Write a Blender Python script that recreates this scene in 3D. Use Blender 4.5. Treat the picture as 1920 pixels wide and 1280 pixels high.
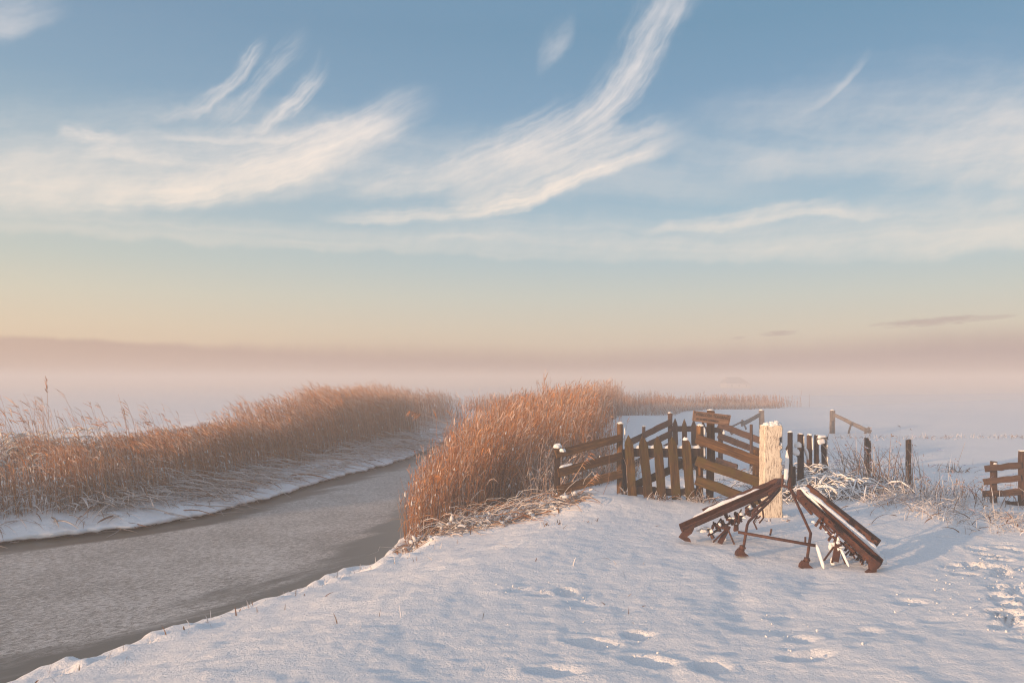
import bpy, math, random
import numpy as np
from mathutils import Vector, Matrix

R = math.radians
random.seed(7)
rng = np.random.default_rng(11)
scene = bpy.context.scene
col = scene.collection
for o in list(bpy.data.objects):
    bpy.data.objects.remove(o)

# ------------------------------------------------------------------ camera
F = 1493.0          # focal length in photo pixels (photo 1920 wide)
ZC = 1.65           # eye height above the snow at the gate
HY = 710.0          # photo row of the horizon
cam = bpy.data.cameras.new('camera')
cam.sensor_width = 36.0
cam.lens = 36.0 * F / 1920.0
cam.shift_y = (HY - 640.0) / 1920.0
cam.clip_start = 0.1
cam.clip_end = 5000
cam_o = bpy.data.objects.new('camera', cam)
cam_o.location = (0, 0, ZC)
cam_o.rotation_euler = (R(90), 0, 0)
col.objects.link(cam_o)
scene.camera = cam_o

SUN_AZ = R(-126)    # clockwise from the view direction (+Y): behind on the left
SUN_EL = R(6.0)
SDIR = Vector((math.sin(SUN_AZ) * math.cos(SUN_EL), math.cos(SUN_AZ) * math.cos(SUN_EL), math.sin(SUN_EL)))

# ------------------------------------------------------------------ render
scene.render.engine = 'CYCLES'
scene.view_settings.view_transform = 'Standard'
scene.view_settings.look = 'None'
scene.view_settings.exposure = 0.47
scene.view_settings.gamma = 1.0
scene.view_settings.use_curve_mapping = False
cy = scene.cycles
cy.use_denoising = True
cy.filter_width = 1.15
cy.max_bounces = 6
cy.diffuse_bounces = 3
cy.glossy_bounces = 2
cy.transmission_bounces = 2
cy.volume_bounces = 2
cy.transparent_max_bounces = 8
cy.sample_clamp_indirect = 4.0

# ------------------------------------------------------------------ node helpers
def srgb(r, g, b):
    f = lambda v: (v / 255.0 / 12.92) if v / 255.0 <= 0.04045 else ((v / 255.0 + 0.055) / 1.055) ** 2.4
    return (f(r), f(g), f(b))


class G:
    """small node-graph writer"""
    def __init__(self, tree):
        self.t = tree
        self.n = tree.nodes
        self.l = tree.links

    def put(self, sock, v):
        if v is None:
            return
        if isinstance(v, bpy.types.NodeSocket):
            self.l.new(v, sock)
        else:
            if hasattr(sock, 'default_value'):
                if sock.type == 'RGBA' and len(v) == 3:
                    v = (*v, 1.0)
                sock.default_value = v

    def m(self, op, a, b=None, c=None, clamp=False):
        nd = self.n.new('ShaderNodeMath')
        nd.operation = op
        nd.use_clamp = clamp
        for i, v in enumerate((a, b, c)):
            self.put(nd.inputs[i], v)
        return nd.outputs[0]

    def add(self, a, b): return self.m('ADD', a, b)
    def sub(self, a, b): return self.m('SUBTRACT', a, b)
    def mul(self, a, b): return self.m('MULTIPLY', a, b)

    def ss(self, v, a, b, lo=0.0, hi=1.0):
        nd = self.n.new('ShaderNodeMapRange')
        nd.interpolation_type = 'SMOOTHSTEP'
        self.put(nd.inputs['Value'], v)
        self.put(nd.inputs['From Min'], a); self.put(nd.inputs['From Max'], b)
        self.put(nd.inputs['To Min'], lo); self.put(nd.inputs['To Max'], hi)
        return nd.outputs['Result']

    def xyz(self, x, y, z):
        nd = self.n.new('ShaderNodeCombineXYZ')
        for i, v in enumerate((x, y, z)):
            self.put(nd.inputs[i], v)
        return nd.outputs[0]

    def noise(self, vec, scale=1.0, detail=4.0, rough=0.55, dist=0.0, out='Fac'):
        nd = self.n.new('ShaderNodeTexNoise')
        nd.inputs['Scale'].default_value = scale
        nd.inputs['Detail'].default_value = detail
        nd.inputs['Roughness'].default_value = rough
        nd.inputs['Distortion'].default_value = dist
        if vec is not None:
            self.l.new(vec, nd.inputs['Vector'])
        return nd.outputs[out]

    def mix(self, f, a, b, mode='MIX'):
        nd = self.n.new('ShaderNodeMix')
        nd.data_type = 'RGBA'
        nd.blend_type = mode
        self.put(nd.inputs[0], f); self.put(nd.inputs[6], a); self.put(nd.inputs[7], b)
        return nd.outputs[2]

    def ramp(self, f, stops, interp='LINEAR'):
        nd = self.n.new('ShaderNodeValToRGB')
        nd.color_ramp.interpolation = interp
        e = nd.color_ramp.elements
        e[0].position = stops[0][0]; e[0].color = (*stops[0][1], 1)
        e[1].position = stops[-1][0]; e[1].color = (*stops[-1][1], 1)
        for p, c in stops[1:-1]:
            k = e.new(p); k.color = (*c, 1)
        self.put(nd.inputs[0], f)
        return nd.outputs[0]

    def curve(self, f, pts):
        nd = self.n.new('ShaderNodeFloatCurve')
        c = nd.mapping.curves[0]
        c.points[0].location = pts[0]
        c.points[1].location = pts[-1]
        for p in pts[1:-1]:
            c.points.new(*p)
        nd.mapping.update()
        self.put(nd.inputs['Value'], f)
        return nd.outputs[0]

    def mapping(self, vec, scale=(1, 1, 1), loc=(0, 0, 0)):
        nd = self.n.new('ShaderNodeMapping')
        nd.inputs['Scale'].default_value = scale
        nd.inputs['Location'].default_value = loc
        self.l.new(vec, nd.inputs['Vector'])
        return nd.outputs[0]


# ------------------------------------------------------------------ world: winter sky with cirrus
world = bpy.data.worlds.new('World')
scene.world = world
world.use_nodes = True
wt = world.node_tree
wt.nodes.clear()
g = G(wt)
tc = wt.nodes.new('ShaderNodeTexCoord')
sep = wt.nodes.new('ShaderNodeSeparateXYZ')
wt.links.new(tc.outputs['Generated'], sep.inputs[0])
X, Y, Z = sep.outputs
AZ = g.m('ARCTAN2', X, Y)
EL = g.m('ARCSINE', g.m('MINIMUM', g.m('MAXIMUM', Z, -1.0), 1.0))
DEG = 180 / math.pi

def to_ae(px, py):
    a = math.atan((px - 960) / F)
    return a, math.atan((HY - py) / F * math.cos(a))

elN = g.mul(g.m('MAXIMUM', EL, 0.0), 1.0 / R(90))           # 0 horizon .. 1 zenith
def E(py):
    return max(0.0, math.degrees(math.atan((HY - py) / F)) / 90.0)
warm = [(0.0, (228, 190, 160)), (E(660), (231, 201, 168)), (E(620), (230, 207, 178)), (E(560), (219, 209, 187)),
        (E(500), (202, 204, 192)), (E(420), (186, 196, 197)), (E(320), (166, 185, 196)), (E(200), (141, 168, 189)),
        (E(60), (130, 157, 182)), (0.45, (132, 160, 186)), (1.0, (130, 155, 184))]
cool = [(0.0, (206, 182, 166)), (E(660), (210, 191, 174)), (E(620), (208, 197, 181)), (E(560), (197, 199, 191)),
        (E(500), (180, 194, 198)), (E(420), (162, 186, 200)), (E(320), (146, 175, 196)), (E(200), (124, 158, 186)),
        (E(60), (111, 149, 177)), (0.45, (112, 150, 182)), (1.0, (130, 155, 184))]
cw = g.ramp(elN, [(p, srgb(*c)) for p, c in warm])
cc = g.ramp(elN, [(p, srgb(*c)) for p, c in cool])
# cosine of the horizontal angle to the sun
cs = g.add(g.mul(X, math.sin(SUN_AZ)), g.mul(Y, math.cos(SUN_AZ)))
wf = g.ss(cs, -0.85, 0.25)
skyc = g.mix(wf, cc, cw)
nish = wt.nodes.new('ShaderNodeTexSky')
nish.sky_type = 'NISHITA'
nish.sun_disc = False
nish.sun_elevation = SUN_EL
nish.sun_rotation = SUN_AZ % (2 * math.pi)
nish.altitude = 0
nish.air_density = 1.0
nish.dust_density = 1.5
nish.ozone_density = 1.5
SKY_STRENGTH = 0.1
EXPO = 0.35
KS = 1 / SKY_STRENGTH / 2 ** EXPO      # sky colours below are as they look at this exposure
# the glow round the low sun, behind the camera on the left
cs3 = g.add(g.mul(g.add(cs, 0.0), math.cos(SUN_EL)), g.mul(Z, math.sin(SUN_EL)))
glow = g.m('POWER', g.m('MAXIMUM', cs3, 0.0), 4.0)
skyc = g.mix(1.0, skyc, g.mix(glow, (0, 0, 0), (1.5, 1.1, 0.80)), 'ADD')
sky10 = g.mix(1.0, skyc, (KS,) * 3, 'MULTIPLY')
base_sky = g.mix(0.88, nish.outputs[0], sky10)

STROKES = []
def cirrus(pts, fib=(5.0, 60.0), seed=0.0, vertical=False, up=1.5, down=0.75, contrast=1.0, warp=0.012):
    STROKES.append((pts, fib, seed, vertical, up, down, contrast, warp))

def stroke_group(st, i):
    """a cirrus streak: pts = (px, py, half width px, strength); anchored on the sky dome by azimuth and elevation"""
    pts, fib, seed, vertical, up, down, contrast, warp = st
    gt = bpy.data.node_groups.new('cirrus_%d' % i, 'ShaderNodeTree')
    for nm in ('AZ', 'EL', 'WOB', 'N2', 'SUM'):
        gt.interface.new_socket(nm, in_out='INPUT', socket_type='NodeSocketFloat')
    gt.interface.new_socket('SUM', in_out='OUTPUT', socket_type='NodeSocketFloat')
    gi = gt.nodes.new('NodeGroupInput'); go = gt.nodes.new('NodeGroupOutput')
    AZ, EL, WOB, N2, tot = gi.outputs[:5]
    g = G(gt)
    ae = [to_ae(p[0], p[1]) for p in pts]
    U, Vv = (EL, AZ) if vertical else (AZ, EL)
    us = [e if vertical else a for a, e in ae]
    vs = [a if vertical else e for a, e in ae]
    u0, u1 = us[0], us[-1]
    us = [(u - u0) / (u1 - u0) for u in us]
    v0, v1 = min(vs) - 0.001, max(vs) + 0.001
    w0 = max(p[2] for p in pts)
    t = g.m('DIVIDE', g.sub(U, u0), u1 - u0)
    tcl = g.m('MINIMUM', g.m('MAXIMUM', t, 0.0), 1.0)
    cen = g.add(g.mul(g.curve(tcl, list(zip(us, [(v - v0) / (v1 - v0) for v in vs]))), v1 - v0), v0)
    wid = g.mul(g.curve(tcl, [(u, p[2] / w0) for u, p in zip(us, pts)]), w0 / F)
    inten = g.curve(tcl, [(u, p[3]) for u, p in zip(us, pts)])
    d = g.add(g.sub(Vv, cen), g.mul(WOB, warp * 2))
    side = g.m('GREATER_THAN', d, 0.0)
    we = g.mul(wid, g.add(g.mul(side, up - down), down))
    q = g.m('DIVIDE', d, we)
    gauss = g.m('EXPONENT', g.mul(g.mul(q, q), -1.0))
    # fibres run along the streak
    n1 = g.noise(g.xyz(g.mul(t, fib[0] * 0.6), g.mul(d, fib[1] * 1.5), seed), 1.0, 4.0, 0.58)
    nn = g.add(g.mul(n1, 0.6), g.mul(N2, 0.4))
    fibm = g.ss(nn, 0.5 - 0.24 / contrast, 0.5 + 0.22 / contrast)
    mod = g.add(g.mul(fibm, 0.42), 0.58)
    edge = g.mul(g.ss(t, -0.02, 0.14), g.ss(t, 1.03, 0.82))
    # dense core, frayed rim
    core = g.mul(g.ss(g.add(g.mul(gauss, 0.85), g.mul(g.sub(nn, 0.5), 1.25 * contrast)), 0.0, 1.12), g.ss(gauss, 0.0, 0.5))
    res = g.mul(g.mul(g.mul(core, mod), inten), edge)
    g.l.new(g.m('SUBTRACT', g.add(tot, res), g.mul(tot, res)), go.inputs[0])     # screen: 1-(1-a)(1-b)
    return gt

def stroke(st, tot, WOB, N2):
    i = STROKES.index(st)
    if i not in GROUPS:
        GROUPS[i] = stroke_group(st, i)
    nd = wt.nodes.new('ShaderNodeGroup')
    nd.node_tree = GROUPS[i]
    for k, v in enumerate((AZ, EL, WOB, N2, tot)):
        g.put(nd.inputs[k], v)
    return nd.outputs[0]

GROUPS = {}

# left plume: the long sweep and its broad veil
cirrus([(-350, 345, 34, .35), (0, 362, 34, .45), (200, 372, 27, .66), (360, 360, 30, .9), (500, 328, 42, 1), (620, 284, 44, 1), (720, 240, 40, .95), (775, 212, 34, .7), (835, 190, 26, 0)], (7, 70), 1.0, up=1.25, down=0.85)
cirrus([(-400, 330, 60, .45), (0, 345, 55, .5), (250, 345, 55, .5), (500, 330, 60, .45), (700, 290, 50, .2), (820, 260, 40, 0)], (4, 45), 2.0)
cirrus([(100, 258, 10, 0), (150, 252, 13, .6), (190, 258, 11, .5), (260, 268, 7, .0)], (9, 120), 3.0)
cirrus([(150, 290, 9, 0), (200, 290, 13, .6), (300, 305, 10, .45), (480, 315, 10, .0)], (7, 100), 4.0)
cirrus([(270, 222, 12, 0), (330, 214, 11, .3), (385, 202, 12, .5), (425, 180, 14, .62), (455, 148, 18, .66), (478, 112, 16, .55), (505, 80, 14, 0)], (6, 90), 6.0, contrast=1.2, warp=.02)
cirrus([(400, 252, 10, 0), (470, 245, 10, .35), (515, 228, 14, .6), (548, 195, 18, .6), (575, 160, 18, .45), (610, 95, 16, 0)], (7, 80), 7.0, contrast=1.2, warp=.02)
cirrus([(250, 258, 6, 0), (400, 264, 6, .4), (520, 262, 8, .5), (640, 235, 20, .3), (700, 200, 20, 0)], (5, 90), 8.0)
# right plume: lower sweep and the arm reaching up
cirrus([(560, 408, 12, 0), (700, 410, 14, .5), (850, 402, 18, .8), (960, 386, 20, 1), (1060, 350, 20, 1), (1160, 308, 22, 1), (1240, 278, 22, .85), (1310, 246, 18, 0)], (7, 80), 9.0, up=1.4, down=.7)
cirrus([(1290, -160, 40, .1), (1275, -60, 45, .45), (1255, 10, 46, .62), (1222, 70, 42, .68), (1190, 130, 40, .8), (1150, 190, 46, .85), (1090, 240, 64, .75), (1000, 285, 90, .55), (900, 325, 100, .3), (760, 372, 90, 0)], (9, 55), 10.0, vertical=True, up=1.0, down=1.25, contrast=1.1)
cirrus([(600, 365, 16, 0), (760, 350, 24, .4), (900, 312, 30, .5), (1000, 268, 34, .6), (1080, 222, 26, .4), (1150, 170, 22, 0)], (7, 70), 11.0, contrast=1.2)
cirrus([(820, 380, 22, 0), (950, 345, 34, .55), (1080, 300, 34, .6), (1200, 262, 24, .6), (1290, 240, 16, 0)], (6, 60), 12.0)
cirrus([(1000, 130, 26, 0), (1030, 100, 26, .3), (1055, 80, 24, .32), (1085, 50, 20, 0)], (4, 50), 13.0)
# right side
cirrus([(1180, 440, 8, 0), (1300, 428, 11, .5), (1420, 412, 16, .62), (1540, 396, 15, .6), (1640, 402, 10, .25), (1760, 392, 10, 0)], (6, 80), 14.0)
cirrus([(1320, 320, 22, 0), (1430, 318, 26, .32), (1560, 308, 22, .2), (1700, 296, 40, .32), (1850, 275, 60, .5), (2000, 262, 60, .45), (2400, 262, 60, .4)], (5, 40), 15.0)
cirrus([(1490, 215, 8, 0), (1560, 180, 7, .3), (1600, 140, 9, .3), (1640, 95, 8, 0)], (4, 70), 16.0)
cirrus([(1250, 215, 30, 0), (1450, 208, 36, .2), (1700, 190, 50, .22), (1900, 200, 60, .2), (2300, 220, 60, .2)], (4, 30), 17.0)
# low veil bands
cirrus([(-420, 300, 60, .25), (100, 320, 70, .3), (500, 300, 70, .3), (800, 330, 60, .32), (1100, 340, 50, .3), (1400, 350, 50, .2), (1600, 345, 50, .1)], (5, 30), 21.0)
cirrus([(380, 250, 16, 0), (450, 205, 18, .3), (500, 150, 22, .32), (545, 100, 22, .2), (590, 60, 20, 0)], (9, 110), 22.0, contrast=1.5)
cirrus([(460, 252, 12, 0), (530, 225, 16, .4), (575, 185, 16, .5), (600, 150, 14, .3), (625, 110, 12, 0)], (9, 120), 23.0, contrast=1.5)
cirrus([(660, 480, 20, .1), (900, 440, 26, .3), (1150, 445, 30, .3), (1400, 455, 34, .3), (1700, 430, 50, .35), (2100, 400, 60, .35), (2400, 400, 60, .3)], (5, 45), 24.0)
cirrus([(1180, 240, 30, 0), (1380, 280, 50, .2), (1600, 300, 60, .3), (1900, 310, 70, .4), (2400, 320, 70, .35)], (5, 30), 25.0)
cirrus([(-400, 405, 24, .3), (0, 418, 24, .3), (300, 436, 24, .32), (600, 452, 24, .32), (900, 468, 22, .3), (1250, 478, 22, .26), (1600, 470, 26, .26), (1900, 440, 40, .45), (2400, 430, 40, .4)], (5, 45), 18.0)
cirrus([(-300, 30, 40, .5), (-60, 35, 40, .5), (20, 40, 34, .5), (80, 25, 26, .3), (150, 10, 20, 0)], (4, 40), 19.0)

def stroke_box(st):
    pts, fib, seed, vertical, up, down, contrast, warp = st
    m = 24
    w = 2.3 * max(up, down)
    if vertical:
        return (min(p[0] - p[2] * w for p in pts) - m, max(p[0] + p[2] * w for p in pts) + m, min(p[1] for p in pts) - m, max(p[1] for p in pts) + m)
    return (min(p[0] for p in pts) - m, max(p[0] for p in pts) + m, min(p[1] - p[2] * w for p in pts) - m, max(p[1] + p[2] * w for p in pts) + m)

K3 = (KS,) * 3
cl_low = srgb(250, 231, 212); cl_hi = srgb(235, 227, 224)
clc = g.mix(1.0, g.mix(g.ss(EL, R(8), R(24)), cl_low, cl_hi), K3, 'MULTIPLY')
mist = g.mix(1.0, g.mix(wf, srgb(170, 150, 147), srgb(192, 163, 147)), K3, 'MULTIPLY')

def small_cloud(px, py, w, h, s, seed):
    a, e = to_ae(px, py)
    dx = g.m('DIVIDE', g.sub(AZ, a), w / F)
    dy = g.m('DIVIDE', g.sub(EL, g.add(e, g.mul(g.sub(AZ, a), 0.06))), h / F)
    r2 = g.add(g.mul(dx, dx), g.mul(dy, dy))
    n = g.noise(g.xyz(g.mul(AZ, 55.0), g.mul(EL, 260.0), seed), 1.0, 5.0, 0.6)
    return g.mul(g.ss(g.sub(g.add(n, 0.35), g.mul(r2, 0.42)), 0.45, 0.85), s)

def background(colour):
    b_ = wt.nodes.new('ShaderNodeBackground')
    b_.inputs['Strength'].default_value = SKY_STRENGTH
    wt.links.new(colour, b_.inputs['Color'])
    return b_.outputs[0]

def pick(test, a, b):
    """b where the test is 1, a where it is 0"""
    mx = wt.nodes.new('ShaderNodeMixShader')
    wt.links.new(test, mx.inputs[0]); wt.links.new(a, mx.inputs[1]); wt.links.new(b, mx.inputs[2])
    return mx.outputs[0]

def low_sky():
    """distant bank of mist lying on the horizon, lumpy on top, and a few small flat clouds above it"""
    lump = g.noise(g.xyz(g.mul(AZ, 26.0), 0.0, 2.0), 1.0, 6.0, 0.55)
    lump2 = g.noise(g.xyz(g.mul(AZ, 3.2), 0.0, 8.0), 1.0, 2.0, 0.5)
    topl = g.add(g.mul(g.ss(AZ, R(2), R(-34)), R(0.75)), g.add(R(1.75), g.add(g.mul(g.sub(lump, .5), R(.6)), g.mul(g.sub(lump2, .5), R(1.2)))))
    topl = g.add(topl, g.mul(g.ss(AZ, R(10), R(30)), R(0.8)))
    soft = g.add(R(0.22), g.mul(g.ss(AZ, R(-27), R(-6)), R(0.8)))
    bank = g.mul(g.ss(EL, g.add(topl, soft), g.sub(topl, soft)), 0.85)
    c_ = g.mix(bank, base_sky, mist)
    sc = small_cloud(1745, 603, 105, 9, .6, 1.0)
    for a_ in ((1462, 625, 36, 6, .55, 2.0), (1383, 634, 20, 4, .35, 3.0), (1860, 595, 40, 5, .35, 4.0)):
        sc = g.m('MAXIMUM', sc, small_cloud(*a_))
    return background(g.mix(sc, c_, g.mix(1.0, srgb(174, 153, 150), K3, 'MULTIPLY')))

def cell(x0, x1, y0, y1):
    """one window of the sky with only the streaks that reach into it (keeps the world cheap to evaluate)"""
    tot = None
    use = []
    for st in STROKES:
        bx = stroke_box(st)
        if bx[0] < x1 and bx[1] > x0 and bx[2] < y1 and bx[3] > y0:
            use.append(st)
    if not use:
        return background(base_sky)
    WOB = g.sub(g.noise(g.xyz(AZ, EL, 3.1), 15.0, 3.0, 0.6), 0.5)
    N2 = g.noise(g.xyz(g.mul(AZ, 22.0), g.mul(g.add(EL, g.mul(AZ, -0.35)), 34.0), 5.0), 1.0, 5.0, 0.62)
    for st in use:
        tot = stroke(st, tot, WOB, N2)
    return background(g.mix(g.mul(tot, 0.92), base_sky, clc))

def loose_sky():
    """loose cirrus for the rest of the dome (behind and overhead)"""
    den = g.m('MAXIMUM', Z, 0.08)
    plane = g.xyz(g.mul(g.m('DIVIDE', X, den), 0.5), g.m('DIVIDE', Y, den), 0.0)
    lo = g.mul(g.ss(g.noise(plane, 1.1, 4.0, 0.6), 0.45, 0.8), 0.6)
    lo = g.mul(lo, g.mul(g.ss(Z, 0.05, 0.2), g.m('MAXIMUM', g.ss(Y, 0.5, 0.2), g.ss(Z, 0.62, 0.8))))
    return background(g.mix(lo, base_sky, clc))

XE = [-420, 300, 560, 860, 1130, 1340, 2420]
YE = [-420, 60, 200, 300, 395, 560]
rows = []
for j in range(len(YE) - 1):
    sh = None
    for i in range(len(XE) - 1):
        c_ = cell(XE[i], XE[i + 1], YE[j], YE[j + 1])
        sh = c_ if sh is None else pick(g.m('GREATER_THAN', AZ, math.atan((XE[i] - 960) / F)), sh, c_)
    rows.append(sh)
# tangent of the elevation seen in the plane ahead, so that the rows are level bands of the picture's upper sky
TE = g.m('DIVIDE', Z, g.m('MAXIMUM', Y, 0.05))
sh = rows[0]
for j in range(1, len(rows)):
    sh = pick(g.m('LESS_THAN', TE, (HY - YE[j]) / F), sh, rows[j])
inside = g.mul(g.m('GREATER_THAN', Y, 0.3), g.mul(g.m('LESS_THAN', TE, (HY - YE[0]) / F), g.m('LESS_THAN', g.m('ABSOLUTE', AZ), math.atan(1380 / F))))
sh = pick(inside, loose_sky(), sh)
sh = pick(g.m('LESS_THAN', Z, 0.088), sh, low_sky())
wo = wt.nodes.new('ShaderNodeOutputWorld')
wt.links.new(sh, wo.inputs['Surface'])
world.cycles.sampling_method = 'MANUAL'
world.cycles.sample_map_resolution = 512

# ------------------------------------------------------------------ sun
sun = bpy.data.lights.new('sun', 'SUN')
sun.energy = 5.0
sun.angle = R(0.6)
sun.color = (1.0, 0.60, 0.32)
sun_o = bpy.data.objects.new('sun', sun)
sun_o.rotation_euler = SDIR.to_track_quat('Z', 'Y').to_euler()
sun_o.location = (-30, -20, 20)
col.objects.link(sun_o)

# ------------------------------------------------------------------ materials
def new_mat(name):
    m = bpy.data.materials.new(name)
    m.use_nodes = True
    m.node_tree.nodes.clear()
    gg = G(m.node_tree)
    b = gg.n.new('ShaderNodeBsdfPrincipled')
    o = gg.n.new('ShaderNodeOutputMaterial')
    gg.l.new(b.outputs[0], o.inputs['Surface'])
    return m, gg, b, o


def bump(gg, b, h, strength=0.4, dist=0.01):
    nd = gg.n.new('ShaderNodeBump')
    nd.inputs['Strength'].default_value = strength
    nd.inputs['Distance'].default_value = dist
    gg.l.new(h, nd.inputs['Height'])
    gg.l.new(nd.outputs[0], b.inputs['Normal'])


def objvec(gg):
    t = gg.n.new('ShaderNodeTexCoord')
    i = gg.n.new('ShaderNodeObjectInfo')
    v = gg.n.new('ShaderNodeVectorMath'); v.operation = 'ADD'
    gg.l.new(t.outputs['Object'], v.inputs[0])
    k = gg.xyz(gg.mul(i.outputs['Random'], 37.0), gg.mul(i.outputs['Random'], 11.0), gg.mul(i.outputs['Random'], 23.0))
    gg.l.new(k, v.inputs[1])
    return v.outputs[0], i.outputs['Random']


def mat_snow_ground():
    m, gg, b, o = new_mat('snow_ground')
    geo = gg.n.new('ShaderNodeNewGeometry')
    at = gg.n.new('ShaderNodeAttribute'); at.attribute_name = 'mud'
    p = geo.outputs['Position']
    n1 = gg.noise(p, 55.0, 5.0, 0.7)
    n2 = gg.noise(p, 15.0, 4.0, 0.6)
    n3 = gg.noise(p, 1.2, 3.0, 0.5)
    snow = gg.mix(n3, (0.81, 0.825, 0.855), (0.87, 0.87, 0.88))
    mudc = gg.mix(n2, (0.012, 0.010, 0.007), (0.05, 0.038, 0.026))
    f = gg.ss(gg.add(at.outputs['Fac'], gg.mul(gg.sub(n2, .5), 0.15)), 0.55, 0.8)
    gg.l.new(gg.mix(f, snow, mudc), b.inputs['Base Color'])
    b.inputs['Roughness'].default_value = 0.62
    b.inputs['Specular IOR Level'].default_value = 0.25
    bump(gg, b, gg.add(gg.mul(n1, 0.6), gg.mul(n2, 0.9)), 0.9, 0.022)
    return m


def mat_snow():
    m, gg, b, o = new_mat('snow')
    v, r = objvec(gg)
    n1 = gg.noise(v, 70.0, 4.0, 0.7)
    b.inputs['Base Color'].default_value = (0.85, 0.86, 0.88, 1)
    b.inputs['Roughness'].default_value = 0.6
    b.inputs['Specular IOR Level'].default_value = 0.25
    bump(gg, b, n1, 0.7, 0.012)
    return m


def mat_ice():
    m, gg, b, o = new_mat('frosted_ice')
    geo = gg.n.new('ShaderNodeNewGeometry')
    at = gg.n.new('ShaderNodeAttribute'); at.attribute_name = 'shore'      # metres to the nearer shore
    p = geo.outputs['Position']
    sp = gg.n.new('ShaderNodeSeparateXYZ'); gg.l.new(p, sp.inputs[0])
    # turn along the canal for streaks
    along = gg.add(gg.mul(sp.outputs[0], 0.66), gg.mul(sp.outputs[1], 0.75))
    acr = gg.sub(gg.mul(sp.outputs[0], 0.75), gg.mul(sp.outputs[1], 0.66))
    big = gg.noise(gg.xyz(gg.mul(along, 0.35), gg.mul(acr, 1.6), 0.0), 1.0, 5.0, 0.6, 0.4)
    fine = gg.noise(gg.xyz(gg.mul(along, 13.0), gg.mul(acr, 26.0), 0.0), 1.0, 5.0, 0.78, 0.8)
    fine2 = gg.noise(p, 95.0, 2.0, 0.6)
    edge = gg.ss(gg.add(at.outputs['Fac'], gg.mul(gg.sub(big, 0.5), 1.7)), 0.40, 0.82)
    speck = gg.ss(gg.add(gg.add(gg.mul(fine, 0.75), gg.mul(fine2, 0.3)), gg.mul(gg.sub(gg.noise(p, 1.1, 4.0, 0.6), .5), 0.16)), 0.42, 0.62)
    thin = gg.mul(gg.ss(big, 0.52, 0.62), gg.ss(gg.add(gg.mul(fine, 0.75), gg.mul(fine2, 0.3)), 0.55, 0.72))
    fr = gg.m('MAXIMUM', gg.mul(edge, gg.add(0.14, gg.mul(speck, 0.86))), gg.mul(thin, 0.35))
    dark = gg.mix(gg.noise(p, 1.7, 4.0, 0.6), (0.085, 0.068, 0.045), (0.125, 0.10, 0.070))
    gg.l.new(gg.mix(fr, dark, (0.66, 0.62, 0.58)), b.inputs['Base Color'])
    gg.l.new(gg.add(0.34, gg.mul(fr, 0.4)), b.inputs['Roughness'])
    b.inputs['Specular IOR Level'].default_value = 0.35
    bump(gg, b, gg.add(gg.mul(speck, edge), gg.mul(gg.noise(p, 9.0, 4.0, 0.6), 0.25)), 0.5, 0.008)
    return m


def mat_vcol(name, rough=0.75, trans=0.25):
    m, gg, b, o = new_mat(name)
    at = gg.n.new('ShaderNodeAttribute'); at.attribute_name = 'tint'
    gg.l.new(at.outputs['Color'], b.inputs['Base Color'])
    b.inputs['Roughness'].default_value = rough
    b.inputs['Specular IOR Level'].default_value = 0.2
    if trans:
        tr = gg.n.new('ShaderNodeBsdfTranslucent')
        gg.l.new(at.outputs['Color'], tr.inputs['Color'])
        mx = gg.n.new('ShaderNodeMixShader')
        mx.inputs[0].default_value = trans
        gg.l.new(b.outputs[0], mx.inputs[1]); gg.l.new(tr.outputs[0], mx.inputs[2])
        gg.l.new(mx.outputs[0], o.inputs['Surface'])
    return m


def mat_wood(name, c0, c1, c2, moss=None, moss_amt=0.0, frost=0.0):
    """weathered timber, the grain runs along the object's own X"""
    m, gg, b, o = new_mat(name)
    v, r = objvec(gg)
    gr = gg.noise(gg.mapping(v, (2.0, 42, 42)), 1.0, 6.0, 0.68, 0.5)
    gr2 = gg.noise(gg.mapping(v, (5.0, 190, 190)), 1.0, 3.0, 0.6)
    bl = gg.noise(v, 7.0, 5.0, 0.6)
    c = gg.ramp(gr, [(0.28, c0), (0.5, c1), (0.72, c2)])
    c = gg.mix(gg.mul(gg.ss(gr2, 0.56, 0.68), 0.75), c, tuple(x * 0.25 for x in c0))      # dark cracks
    gr3 = gg.noise(gg.mapping(v, (1.6, 26, 26)), 1.0, 4.0, 0.7, 0.6)
    c = gg.mix(gg.mul(gg.ss(gr3, 0.52, 0.66), 0.8), c, tuple(x * 0.5 for x in c0))
    c = gg.mix(gg.ss(bl, 0.35, 0.75, 0.0, 0.55), c, c0)
    if moss:
        mf = gg.ss(gg.add(bl, gg.mul(gg.sub(gr, 0.5), 0.4)), 0.62 - moss_amt * 0.4, 0.85 - moss_amt * 0.4)
        c = gg.mix(gg.mul(mf, 0.8), c, moss)
    hv = gg.n.new('ShaderNodeHueSaturation')
    hv.inputs['Value'].default_value = 1.0
    gg.l.new(gg.add(0.78, gg.mul(r, 0.45)), hv.inputs['Value'])
    gg.l.new(c, hv.inputs['Color'])
    c = hv.outputs[0]
    if frost:
        fz = gg.ss(gg.noise(v, 38.0, 4.0, 0.7), 0.62 - frost * .2, 0.74 - frost * .1)
        c = gg.mix(gg.mul(fz, 0.7), c, (0.72, 0.73, 0.75))
    gg.l.new(c, b.inputs['Base Color'])
    b.inputs['Roughness'].default_value = 0.8
    b.inputs['Specular IOR Level'].default_value = 0.25
    bump(gg, b, gg.add(gg.mul(gr, 0.7), gg.mul(gr2, -0.8)), 0.7, 0.008)
    return m


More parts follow.
